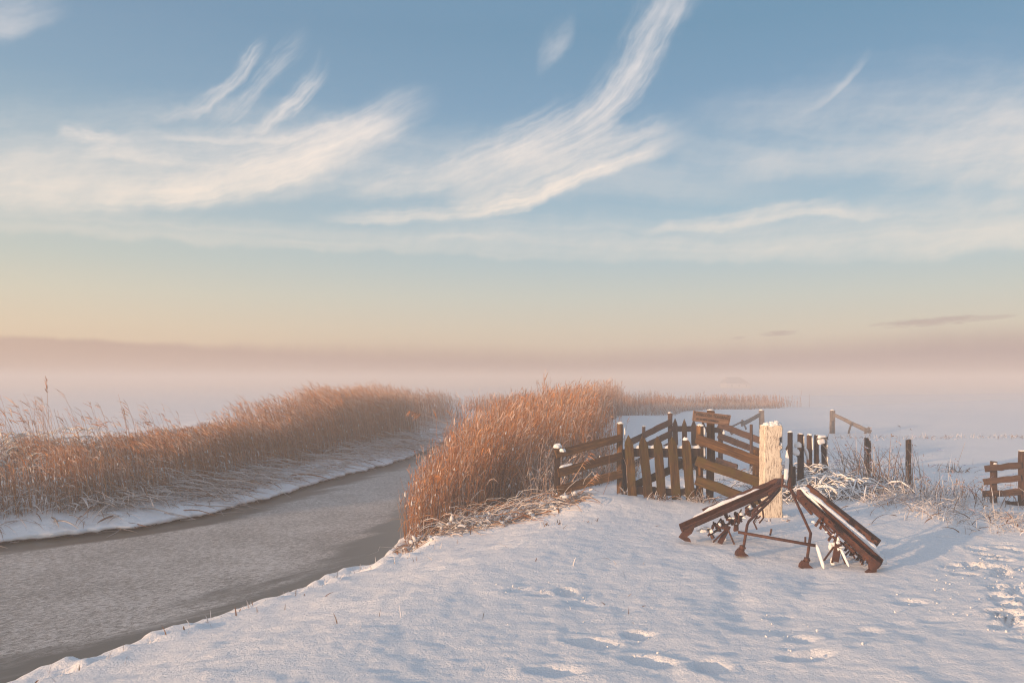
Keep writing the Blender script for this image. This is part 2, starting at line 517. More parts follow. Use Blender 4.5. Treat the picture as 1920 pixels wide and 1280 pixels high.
def mat_paint():
    m, gg, b, o = new_mat('flaking_white_paint')
    v, r = objvec(gg)
    at = gg.n.new('ShaderNodeAttribute'); at.attribute_name = 'bare'
    wig = gg.noise(gg.mapping(v, (3.0, 7, 7)), 1.0, 4.0, 0.6, out='Color')
    vv = gg.n.new('ShaderNodeVectorMath'); vv.operation = 'MULTIPLY_ADD'
    gg.l.new(wig, vv.inputs[0]); vv.inputs[1].default_value = (0.05, 0.05, 0.05); gg.l.new(v, vv.inputs[2])
    cr = gg.noise(gg.mapping(vv.outputs[0], (5.0, 75, 75)), 1.0, 5.0, 0.65)
    lin = gg.m('ABSOLUTE', gg.sub(cr, 0.5))
    crack = gg.ss(lin, 0.026, 0.005)
    pat = gg.noise(gg.mapping(v, (9, 26, 26)), 1.0, 5.0, 0.7)
    flake = gg.ss(pat, 0.77, 0.80)
    bare = gg.m('MAXIMUM', gg.m('MAXIMUM', gg.mul(crack, gg.ss(pat, 0.36, 0.56)), flake), at.outputs['Fac'])
    paint = gg.mix(gg.noise(v, 9.0, 4.0, 0.6), (0.63, 0.55, 0.44), (0.72, 0.65, 0.54))
    wood = gg.mix(pat, (0.05, 0.025, 0.012), (0.25, 0.12, 0.05))
    gg.l.new(gg.mix(bare, paint, wood), b.inputs['Base Color'])
    b.inputs['Roughness'].default_value = 0.65
    bump(gg, b, gg.sub(gg.mul(cr, 0.3), gg.mul(bare, 0.8)), 0.7, 0.006)
    return m


def mat_rust():
    m, gg, b, o = new_mat('rusted_steel')
    v, r = objvec(gg)
    n = gg.noise(v, 14.0, 6.0, 0.7)
    n2 = gg.noise(gg.mapping(v, (4, 40, 40)), 1.0, 4.0, 0.6)
    c = gg.ramp(gg.add(gg.mul(n, .7), gg.mul(n2, .3)), [(0.32, (0.024, 0.010, 0.008)), (0.5, (0.070, 0.024, 0.014)), (0.68, (0.14, 0.050, 0.024))])
    gg.l.new(c, b.inputs['Base Color'])
    b.inputs['Roughness'].default_value = 0.7
    b.inputs['Metallic'].default_value = 0.15
    bump(gg, b, gg.noise(v, 90.0, 4.0, 0.7), 0.6, 0.006)
    return m


def mat_flat(name, c, rough=0.8):
    m, gg, b, o = new_mat(name)
    v, r = objvec(gg)
    n = gg.noise(v, 3.0, 4.0, 0.6)
    gg.l.new(gg.mix(n, tuple(x * 0.75 for x in c), tuple(min(1, x * 1.2) for x in c)), b.inputs['Base Color'])
    b.inputs['Roughness'].default_value = rough
    return m


M_GROUND = mat_snow_ground()
M_SNOW = mat_snow()
M_ICE = mat_ice()
M_REED = mat_vcol('reed', 0.7, 0.25)
M_TWIG = mat_vcol('twig', 0.8, 0.0)
M_WOOD = mat_wood('brown_wood', (0.032, 0.014, 0.006), (0.140, 0.068, 0.021), (0.27, 0.140, 0.048), (0.095, 0.056, 0.010), 0.22)
M_PICKET = mat_wood('mossy_wood', (0.014, 0.007, 0.003), (0.070, 0.036, 0.009), (0.175, 0.094, 0.026), (0.066, 0.046, 0.005), 0.5)
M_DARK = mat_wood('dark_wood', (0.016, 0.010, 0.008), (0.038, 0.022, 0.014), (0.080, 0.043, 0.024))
M_BACK = mat_wood('grey_brown_wood', (0.040, 0.022, 0.015), (0.085, 0.047, 0.032), (0.135, 0.080, 0.056))
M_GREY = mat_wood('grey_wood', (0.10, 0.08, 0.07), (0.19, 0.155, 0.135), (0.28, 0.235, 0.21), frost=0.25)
M_PAINT = mat_paint()
M_RUST = mat_rust()
M_SIGN = mat_wood('sign_wood', (0.14, 0.085, 0.06), (0.22, 0.14, 0.10), (0.30, 0.20, 0.145))
M_LET = mat_flat('worn_black_lettering', (0.022, 0.018, 0.018))
M_LETL = mat_flat('worn_pale_lettering', (0.46, 0.33, 0.25))

# ------------------------------------------------------------------ numpy noise
_perm = np.random.default_rng(5).integers(0, 1 << 30, 4096)

def vnoise(x, y, seed=0):
    x = np.asarray(x, dtype=np.float64); y = np.asarray(y, dtype=np.float64)
    xi = np.floor(x).astype(np.int64); yi = np.floor(y).astype(np.int64)
    xf = x - xi; yf = y - yi
    def h(a, b):
        k = (a * 374761393 + b * 668265263 + seed * 974634777) & 0xFFFFFFFF
        k = ((k ^ (k >> 13)) * 1274126177) & 0xFFFFFFFF
        k = k ^ (k >> 16)
        ang = (k & 0xFFFF) / 65536.0 * 2 * np.pi
        return np.cos(ang), np.sin(ang)
    def dot(a, b, dx, dy):
        gx, gy = h(a, b)
        return gx * dx + gy * dy
    u = xf * xf * xf * (xf * (xf * 6 - 15) + 10); v = yf * yf * yf * (yf * (yf * 6 - 15) + 10)
    n00 = dot(xi, yi, xf, yf); n10 = dot(xi + 1, yi, xf - 1, yf)
    n01 = dot(xi, yi + 1, xf, yf - 1); n11 = dot(xi + 1, yi + 1, xf - 1, yf - 1)
    return ((n00 * (1 - u) + n10 * u) * (1 - v) + (n01 * (1 - u) + n11 * u) * v) * 1.4


def fbm(x, y, oct=4, seed=0, gain=0.5):
    a, s, f = 1.0, 0.0, 1.0
    for i in range(oct):
        s = s + a * vnoise(x * f, y * f, seed + i)
        a *= gain; f *= 2.03
    return s


def sstep(v, a, b):
    t = np.clip((v - a) / (b - a), 0, 1)
    return t * t * (3 - 2 * t)


# ------------------------------------------------------------------ canal shores and terrain
def smooth(poly, k=5):
    P = np.array(poly, float)
    P = np.vstack([2 * P[0] - P[1], P, 2 * P[-1] - P[-2]])
    out = []
    for i in range(1, len(P) - 2):
        p0, p1, p2, p3 = P[i - 1], P[i], P[i + 1], P[i + 2]
        for t in np.linspace(0, 1, k, endpoint=False):
            out.append(0.5 * ((2 * p1) + (p2 - p0) * t + (2 * p0 - 5 * p1 + 4 * p2 - p3) * t * t + (3 * p1 - p0 - 3 * p2 + p3) * t ** 3))
    out.append(P[-2])
    return np.array(out)

WATER = -0.65
SH_L = smooth([(-60, -33), (-30, -9), (-15, 3.6), (-9.5, 8.75), (-7.1, 11.0), (-5.55, 12.5), (-4.75, 14.8), (-3.95, 18.6), (-3.1, 22.2), (-2.5, 28.6), (-2.0, 38), (1, 46), (8, 53), (21, 61), (60, 80), (160, 110)], 4)
SH_R = smooth([(-55, -40), (-24, -13), (-9.3, 0.2), (-5.1, 3.9), (-3.6, 6.0), (-2.8, 7.5), (-2.08, 8.92), (-1.58, 10.6), (-1.35, 15), (-0.75, 22), (0.3, 28), (1.9, 35), (4.2, 41), (10, 47), (23, 55), (62, 74), (162, 104)], 4)


def signed(poly, x, y, left):
    best = np.full(x.shape, 1e9); sg = np.zeros(x.shape)
    for a, b in zip(poly[:-1], poly[1:]):
        d = b - a
        L2 = d @ d
        t = np.clip(((x - a[0]) * d[0] + (y - a[1]) * d[1]) / L2, 0, 1)
        qx = x - (a[0] + t * d[0]); qy = y - (a[1] + t * d[1])
        dd = qx * qx + qy * qy
        cr = d[0] * qy - d[1] * qx          # >0: left of the segment
        k = dd < best
        best = np.where(k, dd, best); sg = np.where(k, np.sign(cr), sg)
    r = np.sqrt(best) * sg
    return r if left else -r


def on_ground(px, py, z=0.0):
    d = (ZC - z) * F / (py - HY)
    return (px - 960) / F * d, d

# footprints: photo position, length, width, depth, heading
PRINTS = []
for px, py, ln, wd, dp, hd in [
    (975, 1106, .22, .11, .03, 20), (1012, 1113, .26, .12, .035, 5), (1062, 1108, .22, .17, .085, 100), (1090, 1128, .30, .16, .02, -25),
    (1108, 1203, .34, .19, .065, -20), (1190, 1187, .22, .16, .07, -25), (1222, 1238, .34, .18, .05, -30), (1040, 1258, .30, .18, .045, 0),
    (1334, 1248, .26, .19, .085, 60), (1520, 1228, .38, .16, .05, 15), (1505, 1198, .22, .13, .035, 0), (1705, 1128, .28, .15, .05, 10),
    (1625, 1185, .24, .15, .04, 20), (1760, 1162, .28, .14, .025, 5), (1455, 1150, .24, .13, .02, 10)]:
    x, y = on_ground(px, py)
    PRINTS.append((x, y, ln, wd, dp * .62, R(hd)))
pr = np.random.default_rng(3)
for i in range(46):     # the trodden path on the right
    t = pr.random()
    px = 1830 + 110 * t + pr.normal(0, 26); py = 985 + 205 * t + pr.normal(0, 12)
    x, y = on_ground(px, py)
    PRINTS.append((x, y, pr.uniform(.18, .32), pr.uniform(.1, .16), pr.uniform(.025, .06), pr.uniform(-1.2, 1.2)))
for i in range(34):     # trodden snow behind the gate
    x = pr.uniform(1.9, 3.4); y = pr.uniform(11.2, 14.2)
    PRINTS.append((x, y, pr.uniform(.2, .35), pr.uniform(.12, .2), pr.uniform(.03, .09), pr.uniform(0, 3)))


def height(x, y, fine=True):
    x = np.asarray(x, float); y = np.asarray(y, float)
    sl = signed(SH_L, x, y, True); sr = signed(SH_R, x, y, False)
    left = sl > sr
    u = np.maximum(sl, sr)
    near = np.exp(-np.maximum(y - 30, 0) / 30)
    un = u + near * (0.10 * fbm(x * 1.1, y * 1.1, 3, 21) + 0.05 * vnoise(x * 5, y * 5, 4))
    # right bank
    zr = WATER - .02 + .13 * sstep(un, 0, .10) + .06 * sstep(un, .05, .6) + .20 * sstep(un + .12 * vnoise(x * 1.9, y * 1.9, 8), .55, .95) + .28 * sstep(un, .8, 2.8)
    lum = sstep(un, .0, .25) * (1 - sstep(un, .5, 1.3))
    zr = zr + lum * (.11 * np.maximum(0, vnoise(x * 3.1, y * 3.1, 9)) + .03 * vnoise(x * 8, y * 8, 12))
    # left bank: lip, shelf, reed slope, crest, field beyond
    zl = WATER - .03 + .17 * sstep(un, .06, .22) + .13 * sstep(un, .03, 1.0) + .22 * sstep(un, .8, 3.0) + .24 * sstep(un, 2.6, 5.2)
    zl = zl - .72 * sstep(un, 7.0, 16.0)
    zl = zl + sstep(un, .05, .4) * .03 * fbm(x * 1.7, y * 1.7, 3, 33) + sstep(un, 3, 5) * .10 * fbm(x * .8, y * .8, 4, 35)
    z = np.where(left, zl, zr)
    z = np.where(un < 0, WATER - .03 - .28 * sstep(-un, 0, .5), z)
    land = sstep(un, .5, 2.2)
    right = (~left).astype(float) * land
    z = z + right * (.028 * fbm(x * .33, y * .33, 3, 41) + .008 * fbm(x * 1.15, y * 1.15, 3, 43))
    # far field swells gently
    z = z + right * sstep(y, 18, 40) * (.16 * fbm(x * .05, y * .05, 3, 51))
    # snow drifted against the left wing of the gate, and the rough strip on the right
    z = z + right * (.13 * np.exp(-(((x - 1.15) / .85) ** 2 + ((y - 10.55) / .55) ** 2)))
    z = z + right * (.20 * np.exp(-(((x - 4.45) / .45) ** 2 + ((y - 12.1) / .8) ** 2)))
    tx = x - (4.55 + (12.3 - y) * .36)
    strip = np.exp(-(tx / .8) ** 2) * sstep(y, 7.6, 9.2) * (1 - sstep(y, 13, 14.5))
    z = z + right * strip * (.05 + .06 * np.abs(fbm(x * 2.6, y * 2.6, 3, 61)))
    # old wheel ruts, almost filled in
    for (x0, y0, x1, y1) in ((1.95, 6.9, 1.55, 5.4), (2.6, 6.7, 1.8, 5.3)):
        dx, dy = x1 - x0, y1 - y0
        t = np.clip(((x - x0) * dx + (y - y0) * dy) / (dx * dx + dy * dy), 0, 1)
        q = np.hypot(x - x0 - t * dx, y - y0 - t * dy)
        z = z - .016 * np.exp(-(q / .13) ** 2)
    if fine:
        nf = right * np.exp(-np.maximum(y - 9, 0) / 14)
        z = z + nf * (.006 * fbm(x * 5.2, y * 5.2, 3, 71, .6) + .0055 * fbm(x * 15, y * 15, 2, 75, .6))
        drift = np.maximum(0, fbm(x * .75 + 3, y * .95, 3, 77))
        z = z + right * .016 * drift * np.exp(-np.maximum(y - 12, 0) / 10)
        for (fx, fy, ln, wd, dp, hd) in PRINTS:
            k = (np.abs(x - fx) < .9) & (np.abs(y - fy) < .9)
            if not np.any(k):
                continue
            xx, yy = x[k] - fx, y[k] - fy
            a = xx * math.cos(hd) + yy * math.sin(hd); c = -xx * math.sin(hd) + yy * math.cos(hd)
            wob = .35 * vnoise(x[k] * 9, y[k] * 9, 81)
            r = np.sqrt((a / (ln * .5)) ** 2 + (c / (wd * .5)) ** 2) + wob
            z[k] += -dp * (1 - sstep(r, .55, 1.05)) + dp * .16 * np.exp(-((r - 1.3) / .28) ** 2) * (1 + .9 * vnoise(x[k] * 16, y[k] * 16, 83))
    return z, un, left


def ground(x, y):
    z, _, _ = height(np.array([x], float), np.array([y], float))
    return float(z[0])


def mesh_fast(name, V, Q=None, T=None):
    me = bpy.data.meshes.new(name)
    V = np.ascontiguousarray(V, dtype=np.float32)
    nq = 0 if Q is None else len(Q); nt = 0 if T is None else len(T)
    me.vertices.add(len(V)); me.vertices.foreach_set('co', V.ravel())
    idx = []
    if nq: idx.append(np.asarray(Q, np.int32).ravel())
    if nt: idx.append(np.asarray(T, np.int32).ravel())
    idx = np.concatenate(idx)
    me.loops.add(len(idx)); me.loops.foreach_set('vertex_index', idx)
    st = np.concatenate([np.arange(nq) * 4, nq * 4 + np.arange(nt) * 3]).astype(np.int32)
    tt = np.concatenate([np.full(nq, 4), np.full(nt, 3)]).astype(np.int32)
    me.polygons.add(nq + nt)
    me.polygons.foreach_set('loop_start', st)
    me.polygons.foreach_set('loop_total', tt)
    me.update(calc_edges=True)
    me.validate()
    return me


def smooth_shade(me):
    me.polygons.foreach_set('use_smooth', np.ones(len(me.polygons), dtype=bool))
    me.update()


def tag(o, label=None, cat=None, group=None, kind=None):
    if label: o['label'] = label
    if cat: o['category'] = cat
    if group: o['group'] = group
    if kind: o['kind'] = kind
    return o


def lines(lo, hi, step, far_lo, far_hi, grow):
    core = list(np.arange(lo, hi, step))
    a, s = core[-1], step
    while a < far_hi:
        s *= grow; a += s; core.append(min(a, far_hi))
    a, s = lo, step
    pre = []
    while a > far_lo:
        s *= grow; a -= s; pre.append(max(a, far_lo))
    return np.array(pre[::-1] + core)

EDGE = 690.0
xs = lines(-7.6, 6.6, .037, -EDGE, EDGE, 1.07)
ys = [3.3]
while ys[-1] < 60:
    ys.append(ys[-1] + max(.017, .0050 * ys[-1]))
s = ys[-1] - ys[-2]
while ys[-1] < EDGE:
    s *= 1.09; ys.append(min(EDGE, ys[-1] + s))
pre = [3.3]; s = .06
while pre[-1] > -60:
    s *= 1.15; pre.append(pre[-1] - s)
ys = np.array(pre[1:][::-1] + ys)
GX, GY = np.meshgrid(xs, ys)
gx = GX.ravel(); gy = GY.ravel()
gz, gu, gl = height(gx, gy)
vx, vy = gx, gy
nx_, ny_ = len(xs), len(ys)
ii = np.arange(nx_ * ny_).reshape(ny_, nx_)
Q = np.stack([ii[:-1, :-1], ii[:-1, 1:], ii[1:, 1:], ii[1:, :-1]], -1).reshape(-1, 4)
me = mesh_fast('snow_field', np.stack([vx, vy, gz], 1), Q)
smooth_shade(me)
mud = np.where(gl, 1 - sstep(gu, .04, .12), .85 * (1 - sstep(gu, -.06, .02)))
at = me.attributes.new('mud', 'FLOAT', 'POINT'); at.data.foreach_set('value', mud.astype(np.float32))
me.materials.append(M_GROUND)
snow_field = bpy.data.objects.new('snow_field', me); col.objects.link(snow_field)
tag(snow_field, 'snow covered ground with footprints and soft drifts', kind='structure')

# the snow on the left bank ends in a lip hanging over the ice, with dark earth under it
def build_lip():
    P = SH_L
    d = np.r_[0, np.cumsum(np.hypot(*np.diff(P, axis=0).T))]
    i0 = np.argmin(np.hypot(P[:, 0] + 15, P[:, 1] - 3.6)); i1 = np.argmin(np.hypot(P[:, 0] + 2.0, P[:, 1] - 38))
    sv = np.arange(d[i0], d[i1], .028)
    x = np.interp(sv, d, P[:, 0]); y = np.interp(sv, d, P[:, 1])
    k = np.ones(41) / 41
    xs_ = np.convolve(np.pad(x, 20, mode='edge'), k, 'valid'); ys_ = np.convolve(np.pad(y, 20, mode='edge'), k, 'valid')
    tx = np.gradient(xs_); ty = np.gradient(ys_); L = np.hypot(tx, ty)
    nx, ny = -ty / L, tx / L
    off = -np.exp(-np.maximum(y - 30, 0) / 30) * (0.10 * fbm(x * 1.1, y * 1.1, 3, 21) + 0.05 * vnoise(x * 5, y * 5, 4))
    lip = .05 + .05 * vnoise(sv * .9, sv * 0, 5) + .035 * vnoise(sv * 3.1, sv * 0, 6) + .018 * vnoise(sv * 9, sv * 0, 7)
    thick = .055 + .02 * vnoise(sv * 1.3, sv * 0, 8) + .012 * vnoise(sv * 7, sv * 0, 9)
    drip = np.maximum(0, vnoise(sv * 6.5, sv * 0, 10)) * .03
    cols = []
    gap = WATER + .045 + .02 * vnoise(sv * 2.2, sv * 0, 11)
    def put(u, z):
        uu = off + u
        cols.append(np.stack([x + nx * uu, y + ny * uu, z], 1))
    for u in (.75, .5, .32, .2):
        px_, py_ = x + nx * (off + u), y + ny * (off + u)
        z, _, _ = height(px_, py_, False)
        put(u, z + np.array(.012 if u < .7 else -.02))
        cols[-1][:, 2] = np.maximum(cols[-1][:, 2], gap + thick + .02) if u < .7 else cols[-1][:, 2]
    put(.08, gap + thick + .012)
    put(-lip * .5, gap + thick)
    put(-lip * .9, gap + thick * .72)
    put(-lip, gap + thick * .3 - drip * .6)
    put(-lip * .85, gap - drip)
    put(-lip * .3, gap + .004)
    put(.05, gap + .004)
    put(.09, np.full_like(sv, WATER - .03))
    V = np.stack(cols, 1)
    n, m = V.shape[:2]
    i = np.arange(n * m).reshape(n, m)
    Q = np.stack([i[:-1, :-1], i[:-1, 1:], i[1:, 1:], i[1:, :-1]], -1).reshape(-1, 4)
    me = mesh_fast('snow_bank_edge', V.reshape(-1, 3), Q)
    smooth_shade(me)
    mud = np.zeros((n, m), np.float32); mud[:, -3] = .4; mud[:, -2:] = 1
    at = me.attributes.new('mud', 'FLOAT', 'POINT'); at.data.foreach_set('value', mud.ravel())
    me.materials.append(M_GROUND)
    o = bpy.data.objects.new('snow_bank_edge', me); col.objects.link(o)
    tag(o, 'overhanging snow edge of the left bank above the ice', kind='structure')
build_lip()

# ice sheet
def build_ice():
    n = 150
    def resample(P):
        d = np.r_[0, np.cumsum(np.hypot(*np.diff(P, axis=0).T))]
        tt = np.linspace(0, 1, n) ** 1.0
        # denser near the camera
        key = np.interp(tt, [0, .12, .8, 1], [0, d[-1] * .14, d[-1] * .42, d[-1]])
        return np.stack([np.interp(key, d, P[:, 0]), np.interp(key, d, P[:, 1])], 1)
    A, B = resample(SH_L), resample(SH_R)
    m = 17
    V = []; U = []
    for a, b in zip(A, B):
        d = b - a; L = np.hypot(*d); e = d / L
        p0 = a - e * .5; p1 = b + e * .5
        for k in range(m):
            V.append((*(p0 + (p1 - p0) * k / (m - 1)), WATER))
    V = np.array(V)
    i = np.arange(n * m).reshape(n, m)
    Q = np.stack([i[:-1, :-1], i[:-1, 1:], i[1:, 1:], i[1:, :-1]], -1).reshape(-1, 4)
    me = mesh_fast('frozen_canal', V, Q)
    u = np.maximum(signed(SH_L, V[:, 0], V[:, 1], True), signed(SH_R, V[:, 0], V[:, 1], False))
    at = me.attributes.new('shore', 'FLOAT', 'POINT'); at.data.foreach_set('value', (-u).astype(np.float32))
    me.materials.append(M_ICE)
    if me.polygons[0].normal.z < 0:
        me.flip_normals()
    o = bpy.data.objects.new('frozen_canal', me); col.objects.link(o)
    tag(o, 'frozen canal with a dull frosted ice sheet', kind='structure')
build_ice()

# ------------------------------------------------------------------ haze (ground fog)
def build_haze():
    top, bot, h = 2.9, -2.0, 700.0
    v = [(x, y, z) for z in (bot, top) for x, y in ((-h, -h), (h, -h), (h, h), (-h, h))]
    f = [(3, 2, 1, 0), (4, 5, 6, 7), (0, 1, 5, 4), (1, 2, 6, 5), (2, 3, 7, 6), (3, 0, 4, 7)]
    me = bpy.data.meshes.new('haze'); me.from_pydata(v, [], f); me.update()
    m = bpy.data.materials.new('ground_fog'); m.use_nodes = True
    m.node_tree.nodes.clear()
    gg = G(m.node_tree)
    pv = gg.n.new('ShaderNodeVolumePrincipled')
    pv.inputs['Color'].default_value = (0.73, 0.725, 0.745, 1)
    pv.inputs['Density'].default_value = HAZE
    pv.inputs['Anisotropy'].default_value = 0.0
    o = gg.n.new('ShaderNodeOutputMaterial')
    gg.l.new(pv.outputs[0], o.inputs['Volume'])
    me.materials.append(m)
    ob = bpy.data.objects.new('haze', me); col.objects.link(ob)
    tag(ob, 'low winter ground fog over the snow fields', kind='stuff')
HAZE = 0.0122
build_haze()

# ------------------------------------------------------------------ strands: reeds, grass, twigs
class Strands:
    def __init__(self):
        self.V, self.Q, self.C, self.n = [], [], [], 0

    def add(self, P, W, Cc, sides=3, seed=0):
        """P (N,K,3) points, W (N,K) radius, Cc (N,K,3) colour"""
        N, K = P.shape[:2]
        if N == 0:
            return
        T = np.gradient(P, axis=1)
        T /= np.linalg.norm(T, axis=2, keepdims=True) + 1e-9
        r = np.random.default_rng(seed + 17)
        ref = r.normal(size=(N, 1, 3)); ref /= np.linalg.norm(ref, axis=2, keepdims=True)
        S = np.cross(T, ref); S /= np.linalg.norm(S, axis=2, keepdims=True) + 1e-6
        U = np.cross(T, S)
        if sides == 2:
            rings = np.stack([P + S * W[..., None], P - S * W[..., None]], 2)
        else:
            rings = np.stack([P + (S * math.cos(a) + U * math.sin(a)) * W[..., None] for a in np.arange(sides) * 2 * math.pi / sides], 2)
        idx = np.arange(N * K * sides).reshape(N, K, sides) + self.n
        m = 1 if sides == 2 else sides
        for k in range(m):
            k2 = (k + 1) % sides
            q = np.stack([idx[:, :-1, k], idx[:, :-1, k2], idx[:, 1:, k2], idx[:, 1:, k]], -1).reshape(-1, 4)
            self.Q.append(q)
        self.V.append(rings.reshape(-1, 3))
        c = np.ones((N, K, sides, 4), np.float32); c[..., :3] = Cc[:, :, None, :]
        self.C.append(c.reshape(-1, 4))
        self.n += N * K * sides

    def build(self, name, mat, parent=None, origin=None):
        V = np.concatenate(self.V)
        if origin is not None:
            V = V - np.array(origin)
        me = mesh_fast(name, V, np.concatenate(self.Q))
        ca = me.color_attributes.new('tint', 'FLOAT_COLOR', 'POINT')
        ca.data.foreach_set('color', np.concatenate(self.C).ravel())
        me.materials.append(mat)
        smooth_shade(me)
        o = bpy.data.objects.new(name, me); col.objects.link(o)
        if parent:
            o.parent = parent
        elif origin is not None:
            o.location = origin
        return o


STRAW = np.array([[.53, .225, .075], [.43, .165, .050], [.58, .30, .125], [.34, .13, .042], [.49, .195, .060]])
FROST = np.array([.80, .78, .77])

def curve_pts(base, h, lean, K, droop=0.0):
    """base (N,3), h (N,), lean (N,2) sideways travel per unit of height"""
    t = np.linspace(0, 1, K)[None, :, None]
    P = np.zeros((len(h), K, 3))
    up = h[:, None] * (t[..., 0] - (0.12 + droop) * t[..., 0] ** 2 * np.clip(np.linalg.norm(lean, axis=1), 0, 1)[:, None])
    P[..., 2] = up
    P[..., :2] = lean[:, None, :] * h[:, None, None] * (0.35 * t + 0.65 * t ** 2)
    return base[:, None, :] + P


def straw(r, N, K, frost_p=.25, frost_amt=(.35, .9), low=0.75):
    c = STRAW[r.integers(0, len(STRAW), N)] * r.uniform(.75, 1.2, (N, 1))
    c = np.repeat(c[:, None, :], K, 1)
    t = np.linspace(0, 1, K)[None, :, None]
    c = c * (low + (1 - low) * t)              # stems darken towards the foot: shade painted into the colour
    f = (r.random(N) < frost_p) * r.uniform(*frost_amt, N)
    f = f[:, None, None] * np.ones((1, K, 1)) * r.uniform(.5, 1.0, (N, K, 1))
    return c * (1 - f) + FROST * f


def reeds(acc, base, h, lean, r, leaf=1.4, plume=.8, frost=.25, rad=.0042, sd=0, blobs=.12, wind=(-1, .1)):
    N = len(h); K = 5
    lean = lean + r.normal(0, .05, (N, 2))
    P = curve_pts(base, h, lean, K)
    P[:, 1:4, :2] += r.normal(0, .012, (N, 3, 2))
    W = np.linspace(1.0, .45, K)[None, :] * (rad * r.uniform(.75, 1.3, N))[:, None]
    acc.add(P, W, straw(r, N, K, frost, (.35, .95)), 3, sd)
    wind = np.array(wind)
    # leaves
    n = int(N * leaf)
    k = r.integers(0, N, n); s = r.uniform(.25, .92, n)
    f = s * (K - 1); i0 = np.minimum(f.astype(int), K - 2); fr = (f - i0)[:, None]
    b = P[k, i0] * (1 - fr) + P[k, i0 + 1] * fr
    L = r.uniform(.16, .42, n) * np.clip(h[k], .5, 1.6) / 1.4
    a = r.uniform(0, 2 * np.pi, n)
    d = np.stack([np.cos(a), np.sin(a)], 1) * .6 + wind * .7
    t = np.linspace(0, 1, 4)[None, :, None]
    PP = np.repeat(b[:, None, :], 4, 1)
    PP[..., :2] += d[:, None, :] * L[:, None, None] * .6 * t
    PP[..., 2] += (L[:, None] * (t[..., 0] * r.uniform(.4, 1.1, n)[:, None] - 1.0 * t[..., 0] ** 2 * r.uniform(.2, 1.1, n)[:, None]))
    W = np.array([.5, 1.0, .75, .1])[None, :] * (r.uniform(.004, .009, n))[:, None]
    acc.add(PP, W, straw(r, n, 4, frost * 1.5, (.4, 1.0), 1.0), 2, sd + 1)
    # plumes
    n = int(N * plume)
    k = r.permutation(N)[:n]
    for j in range(3):
        L = r.uniform(.09, .2, n) * np.clip(h[k] / 1.4, .6, 1.2)
        t = np.linspace(0, 1, 4)[None, :, None]
        st = 4 - r.uniform(0, .5, n)
        b = P[k, 3] + (P[k, 4] - P[k, 3]) * (st - 3)[:, None]
        dirv = P[k, 4] - P[k, 3]; dirv /= np.linalg.norm(dirv, axis=1, keepdims=True)
        d = dirv + np.c_[wind[None, :] * r.uniform(.1, .8, (n, 1)) + r.normal(0, .22, (n, 2)), r.uniform(-.2, .1, n)]
        PP = b[:, None, :] + d[:, None, :] * L[:, None, None] * t
        PP[..., 2] -= L[:, None] * t[..., 0] ** 2 * r.uniform(.05, .55, n)[:, None]
        W = np.array([.35, 1.0, .8, .1])[None, :] * (r.uniform(.003, .0075, n))[:, None]
        c = straw(r, n, 4, .55, (.3, .8), 1.0)
        acc.add(PP, W, c, 2, sd + 2 + j)
    # lumps of snow caught on the stems
    n = int(N * blobs)
    if n:
        k = r.integers(0, N, n); s = r.uniform(.1, .9, n) ** 1.2
        f = s * (K - 1); i0 = np.minimum(f.astype(int), K - 2); fr = (f - i0)[:, None]
        b = P[k, i0] * (1 - fr) + P[k, i0 + 1] * fr
        L = r.uniform(.02, .09, n); ax = (P[k, i0 + 1] - P[k, i0]); ax /= np.linalg.norm(ax, axis=1, keepdims=True)
        t = np.linspace(0, 1, 4)[None, :, None]
        PP = b[:, None, :] + ax[:, None, :] * L[:, None, None] * t
        W = np.array([.2, 1.0, .8, .15])[None, :] * r.uniform(.006, .017, n)[:, None]
        acc.add(PP, W, np.broadcast_to(np.array([.84, .84, .85]), (n, 4, 3)), 3, sd + 9)


def along(poly, n, s0, s1, r, outside_left):
    d = np.r_[0, np.cumsum(np.hypot(*np.diff(poly, axis=0).T))]
    def pos(y):                                  # arc length at a given point index of y
        i = np.argmin(np.hypot(poly[:, 0] - y[0], poly[:, 1] - y[1]))
        return d[i]
    s = r.uniform(pos(s0), pos(s1), n)
    x = np.interp(s, d, poly[:, 0]); y = np.interp(s, d, poly[:, 1])
    e = .05
    tx = np.interp(s + e, d, poly[:, 0]) - np.interp(s - e, d, poly[:, 0])
    ty = np.interp(s + e, d, poly[:, 1]) - np.interp(s - e, d, poly[:, 1])
    L = np.hypot(tx, ty) + 1e-9
    nrm = np.stack([-ty / L, tx / L], 1) if outside_left else np.stack([ty / L, -tx / L], 1)
    return np.stack([x, y], 1), nrm


def seat(xy, sink=.03):
    z, u, l = height(xy[:, 0], xy[:, 1], False)
    return np.c_[xy, z - sink], u


# ---- reed bed on the far (left) bank
r = np.random.default_rng(101)
acc = Strands()
def left_band(n, s0, s1, u0, u1, hf, lean, frost, seed, **kw):
    p, nr = along(SH_L, n, s0, s1, r, True)
    u = r.uniform(u0, u1, n)
    b, _ = seat(p + nr * u[:, None])
    h = hf(n, u, b)
    reeds(acc, b, h, np.array(lean)[None, :] + r.normal(0, .06, (n, 2)), r, frost=frost, sd=seed, **kw)
def clumpy(b, f=1.0, amp=.2, sd=0):
    return 1 + amp * fbm(b[:, 0] * f, b[:, 1] * f, 3, 90 + sd)
